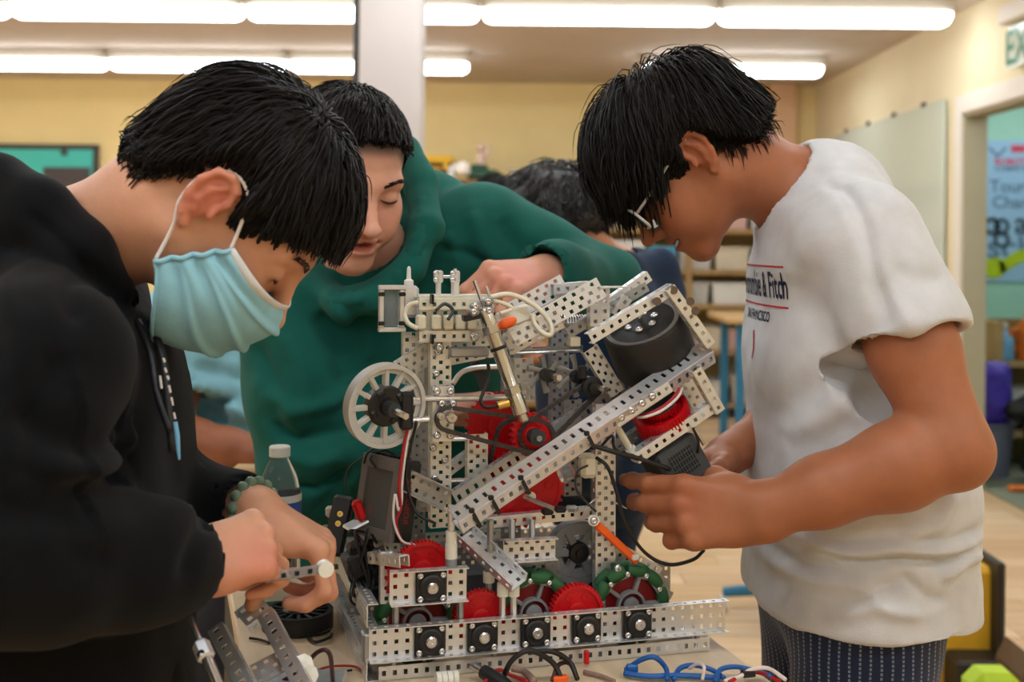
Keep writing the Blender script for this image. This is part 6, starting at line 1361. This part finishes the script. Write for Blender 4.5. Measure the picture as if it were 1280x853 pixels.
# black spoked wheel lying flat
c = TB(372, 785, 0); t = thing('loose_wheel', c, 'black spoked wheel lying flat on the workbench left of the robot', 'wheel'); r_ = .046; hgt = .024
link('tyre', autos := MB().ringprism(circ(r_, 48), circ(r_*.86, 48), .001, hgt, None, c), 'black_plastic', t); autosmooth(t.children[0], 40)
autosmooth(link('hub', MB().lathe([(r_*.42, .004), (r_*.42, hgt), (r_*.36, hgt+.003), (r_*.14, hgt+.003), (r_*.13, hgt-.004), (.0005, hgt-.004)], c, (0,0,1), 24), 'black_plastic', t), 30)
for k in range(14):
    q = 2*math.pi*k/14; d = np.array((math.cos(q), math.sin(q), 0)); link('spoke', MB().box(c+d*r_*.64+np.array((0,0,hgt-.005)), (r_*.5, .0045, .009), R=np.stack((d, np.array((-d[1], d[0], 0)), np.array((0,0,1.))), 1), bev=.001), 'black_plastic', t)
# half-built channel frame in front of the masked boy
t = thing('channel_frame', TB(345, 853, 0), 'half built frame of two perforated channels leaning in front of the masked boy', 'metal frame', rotz=0)
fo = np.array(t.location)
mm = lambda p: np.array(p)-fo
a0, a1 = P(268, 784, 1.28), P(318, 880, 1.20); b0, b1 = P(330, 765, 1.30), P(378, 858, 1.22)
nn = unit((-.25, -.75, .6))
channel(mm(a0), mm(a1), nn, m=1, fl=1, parent=t, w_=.017); channel(mm(b0), mm(b1), nn, m=1, fl=1, parent=t, w_=.017)
channel(mm(P(318, 845, 1.25)), mm(P(362, 822, 1.265)), nn, m=2, fl=0, parent=t, mt='aluminium_dark', name='plate', stag=True); channel(mm(P(301, 775, 1.30)), mm(P(330, 752, 1.315)), nn, m=2, fl=1, parent=t, name='plate')
link('foot_plate', MB().box(mm(TB(375, 852, .006)), (.10, .05, .010), bev=.001), 'aluminium', t)
for px, py in ((378, 832), (384, 845)): link('star_knob', MB().lathe([(.004, 0), (.010, .001), (.011, .006), (.004, .008)], mm(P(px, py, 1.25)), (.3, -.8, .4), 8), 'white_plastic', t)
# pneumatic rod hanging at the left
a, b = P(251, 806, 1.14), P(278, 870, 1.10); d = unit(b-a); t = thing('air_cylinder', b, 'slim nickel air cylinder hanging below the masked boy\'s hand', 'air cylinder')
autosmooth(link('barrel', MB().lathe([(.0055, .016), (.0055, .09), (.003, .091)], a, d, 18), 'nickel', t), 30); autosmooth(link('end_block', MB().lathe([(.004, -.004), (.0085, .0), (.0085, .016), (.0055, .018)], a, d, 6), 'aluminium', t), 20); rod_ = link('piston_rod', MB().cyl(a-d*.04, a, .003, n=12), 'bright_steel', t)
autosmooth(link('eye', MB().cyl(a+d*.008+np.array((0,-.010,0)), a+d*.008+np.array((0,.01,0)), .004, n=12), 'slot_black', t), 30)
# bottle of water behind the masked boy's wrist
mat('bottle_clear', S(226, 232, 234), .06, trans=.9, ior=1.12); mat('bottle_label', S(40, 86, 170), .5)
bo_ = P(349, 640, 1.66); BY = 1.66; bz0 = ZTB+.0005; t = thing('water_bottle', (bo_[0], BY, bz0), 'clear water bottle with white cap and blue label on the workbench', 'bottle')
zz = lambda py: P(349, py, BY)[2]
prof = [(.004, bz0+.002), (.027, bz0), (.0295, bz0+.01), (.0295, zz(660)), (.0295, zz(640)), (.029, zz(617)), (.026, zz(600)), (.018, zz(582)), (.0125, zz(574)), (.0125, zz(569))]
autosmooth(link('body', MB().lathe([(r, z) for r, z in prof], (bo_[0], BY, 0), (0,0,1), 28), 'bottle_clear', t), 40)
autosmooth(link('cap', MB().lathe([(.0135, zz(571)), (.0145, zz(570)), (.0145, zz(559)), (.0132, zz(557.5)), (.0005, zz(557.5))], (bo_[0], BY, 0), (0,0,1), 24), 'white_plastic', t), 30)
autosmooth(link('label', MB().ringprism(circ(.0303, 28), circ(.0297, 28), zz(662), zz(619), None, (bo_[0], BY, 0)), 'bottle_label', t), 40); autosmooth(link('label_band', MB().ringprism(circ(.0307, 28), circ(.0303, 28), zz(625), zz(616), None, (bo_[0], BY, 0)), 'white_plastic', t), 40)
# small table behind, with a wooden block
tz = .80; t = thing('back_table', (-.53, 2.06, 0), 'small wooden table between the masked boy and the green hooded boy', 'table')
link('table_top', MB().box((-.53, 2.06, tz-.015), (.17, .12, .03), bev=.004), 'birch', t)
for x in (-.595, -.465):
    for y in (2.02, 2.10): link('leg', MB().box((x, y, (tz-.03)/2), (.02, .02, tz-.03)), 'steel_leg', t)
q = P(322, 583, 2.06); tag(link('wooden_block', MB().box((q[0]-.012, 2.06, (tz+q[2])/2+.0005), (.06, .05, q[2]-tz-.001), bev=.004), 'pine'), 'pale wooden block standing behind the water bottle', 'block')
tag(link('red_plastic_piece', MB().lathe([(.010, 0), (.011, .002), (.011, .012), (.008, .014), (.0005, .014)], (q[0]+.012, 2.05, q[2]+.0005), (0,0,1), 16), 'red_plastic'), 'small red plastic piece on the pale wooden block', 'plastic piece')
# cables lying on the workbench
def cable(pts, r, m, name, label, cat='cable', group=None, z=.004):
    P_ = [TB(x, y, zz_) for x, y, zz_ in pts]; return tag(link(name, MB().tube(spline(P_, 8), r, 8), m, None, True), label, cat, group)
B = 'wire_blue'
cable([(782, 838, .006), (800, 826, .020), (818, 822, .026), (832, 835, .012), (834, 850, .006)], .0030, B, 'blue_cable', 'bright blue cable arching highest in front of the robot\'s right wheel', group='blue cables')
cable([(842, 850, .004), (850, 836, .010), (868, 832, .012), (890, 838, .008), (905, 848, .005)], .0030, B, 'blue_cable', 'blue cable forming the second low arch from the right', group='blue cables')
cable([(894, 852, .005), (900, 838, .012), (918, 834, .012), (940, 838, .008), (965, 846, .010)], .0030, B, 'blue_cable', 'blue cable reaching furthest right over the table edge', group='blue cables')
cable([(780, 842, .006), (810, 846, .006), (850, 845, .006), (900, 848, .005)], .0034, B, 'blue_cable', 'straight blue cable lying beneath the blue arches', group='blue cables')
link('cable_tie', MB().box(TB(790, 836, .010), (.014, .008, .010), bev=.002), B, None); tag(bpy.data.objects['cable_tie.%03d' % (len([o for o in bpy.data.objects if o.name.startswith('cable_tie')])-1)], 'blue knotted tie at the left end of the blue cables', 'cable tie')
cable([(905, 852, .004), (925, 846, .010), (938, 838, .016), (960, 836, .018), (982, 850, .014)], .0024, 'wire_white', 'white_cable', 'white cable curving over the right table corner')
cable([(912, 853, .006), (932, 842, .010), (952, 842, .010), (975, 852, .008)], .0024, 'wire_red', 'red_cable', 'dark red cable beside the white one at the right table corner')
cable([(862, 836, .010), (872, 830, .020), (880, 834, .022), (878, 850, .008)], .0020, 'wire_white', 'white_cable', 'short white cable standing up among the blue cables')
cable([(628, 850, .006), (640, 826, .030), (662, 814, .040), (690, 828, .024), (702, 850, .006)], .0032, 'wire_black', 'black_cable', 'black cable arching in front of the robot\'s lower rail', group='black cables')
cable([(660, 816, .036), (690, 815, .036), (712, 828, .022), (722, 850, .006)], .0030, 'wire_black', 'black_cable', 'second black cable arching just right of the first', group='black cables')
cable([(690, 852, .006), (698, 832, .018), (712, 830, .018), (722, 850, .006)], .0026, 'wire_maroon', 'maroon_cable', 'short maroon cable under the black arches')
cable([(606, 853, .008), (622, 838, .012), (640, 845, .006), (660, 853, .004)], .0022, 'wire_red', 'red_cable', 'red cable beside the black plug')
cable([(640, 836, .010), (655, 840, .008), (668, 852, .006)], .0040, 'wire_tan', 'sheathed_cable', 'translucent sheathed cable below the black arch')
cable([(730, 840, .004), (750, 845, .004), (768, 852, .004)], .0026, 'wire_tan', 'sheathed_cable', 'tan cable lying left of the blue cables')
cable([(352, 853, .008), (375, 838, .024), (398, 815, .052), (412, 818, .050), (416, 853, .010)], .0026, 'wire_maroon', 'maroon_cable', 'dark cable hooping up left of the robot\'s corner')
cable([(390, 842, .003), (410, 834, .004), (440, 833, .004), (452, 838, .003)], .0014, 'wire_red', 'red_cable', 'thin red wire lying left of the robot\'s front corner')
cable([(395, 846, .003), (415, 842, .003), (440, 838, .003)], .0013, 'wire_black', 'black_cable', 'thin black wire beside the thin red wire')
cable([(385, 797, .003), (395, 803, .004), (412, 797, .005), (415, 793, .004)], .0020, 'wire_black', 'black_cable', 'short curled black wire in front of the loose black wheel')
cable([(388, 790, .004), (400, 792, .004), (412, 788, .003)], .0018, 'wire_black', 'black_cable', 'cut black tie end beside the loose black wheel')
cable([(312, 798, .003), (325, 800, .003), (338, 804, .003)], .0018, 'wire_black', 'black_cable', 'cut black tie end near the channel frame')
# plugs
a, b = TB(590, 832, .016), TB(618, 848, .010); d = unit(b-a); t = thing('barrel_plug', b, 'black cable plug with steel tip lying before the robot', 'plug')
autosmooth(link('tip', MB().cyl(a, a+d*.018, .0045, n=14), 'bright_steel', t), 30); autosmooth(link('body', MB().lathe([(.0048, .016), (.008, .018), (.0085, .045), (.006, .06)], a, d, 16), 'black_plastic', t), 30)
a = TB(545, 850, .009); t = thing('spacer_stack', a, 'stack of short white spacers lying before the robot', 'spacer')
for k in range(4): autosmooth(link('spacer', MB().cyl(a+RX*(.0065*k), a+RX*(.0065*k+.0058), .0082, n=18), 'white_plastic', t), 30)
a = TB(757, 842, .010); tag(link('connector', MB().box(TB(700, 850, .006), (.018, .010, .009), R=RM, bev=.001), 'orange_plastic'), 'small orange connector under the black cables', 'connector')
tag(link('connector', MB().box(TB(935, 842, .012), (.016, .009, .008), R=RM, bev=.001), 'black_plastic'), 'small black connector on the right table corner', 'connector'); tag(link('connector', MB().box(TB(733, 822, .012), (.006, .006, .016), R=RM, bev=.001), 'red_plastic'), 'small red connector against the robot\'s lower rail', 'connector')
cleanup()
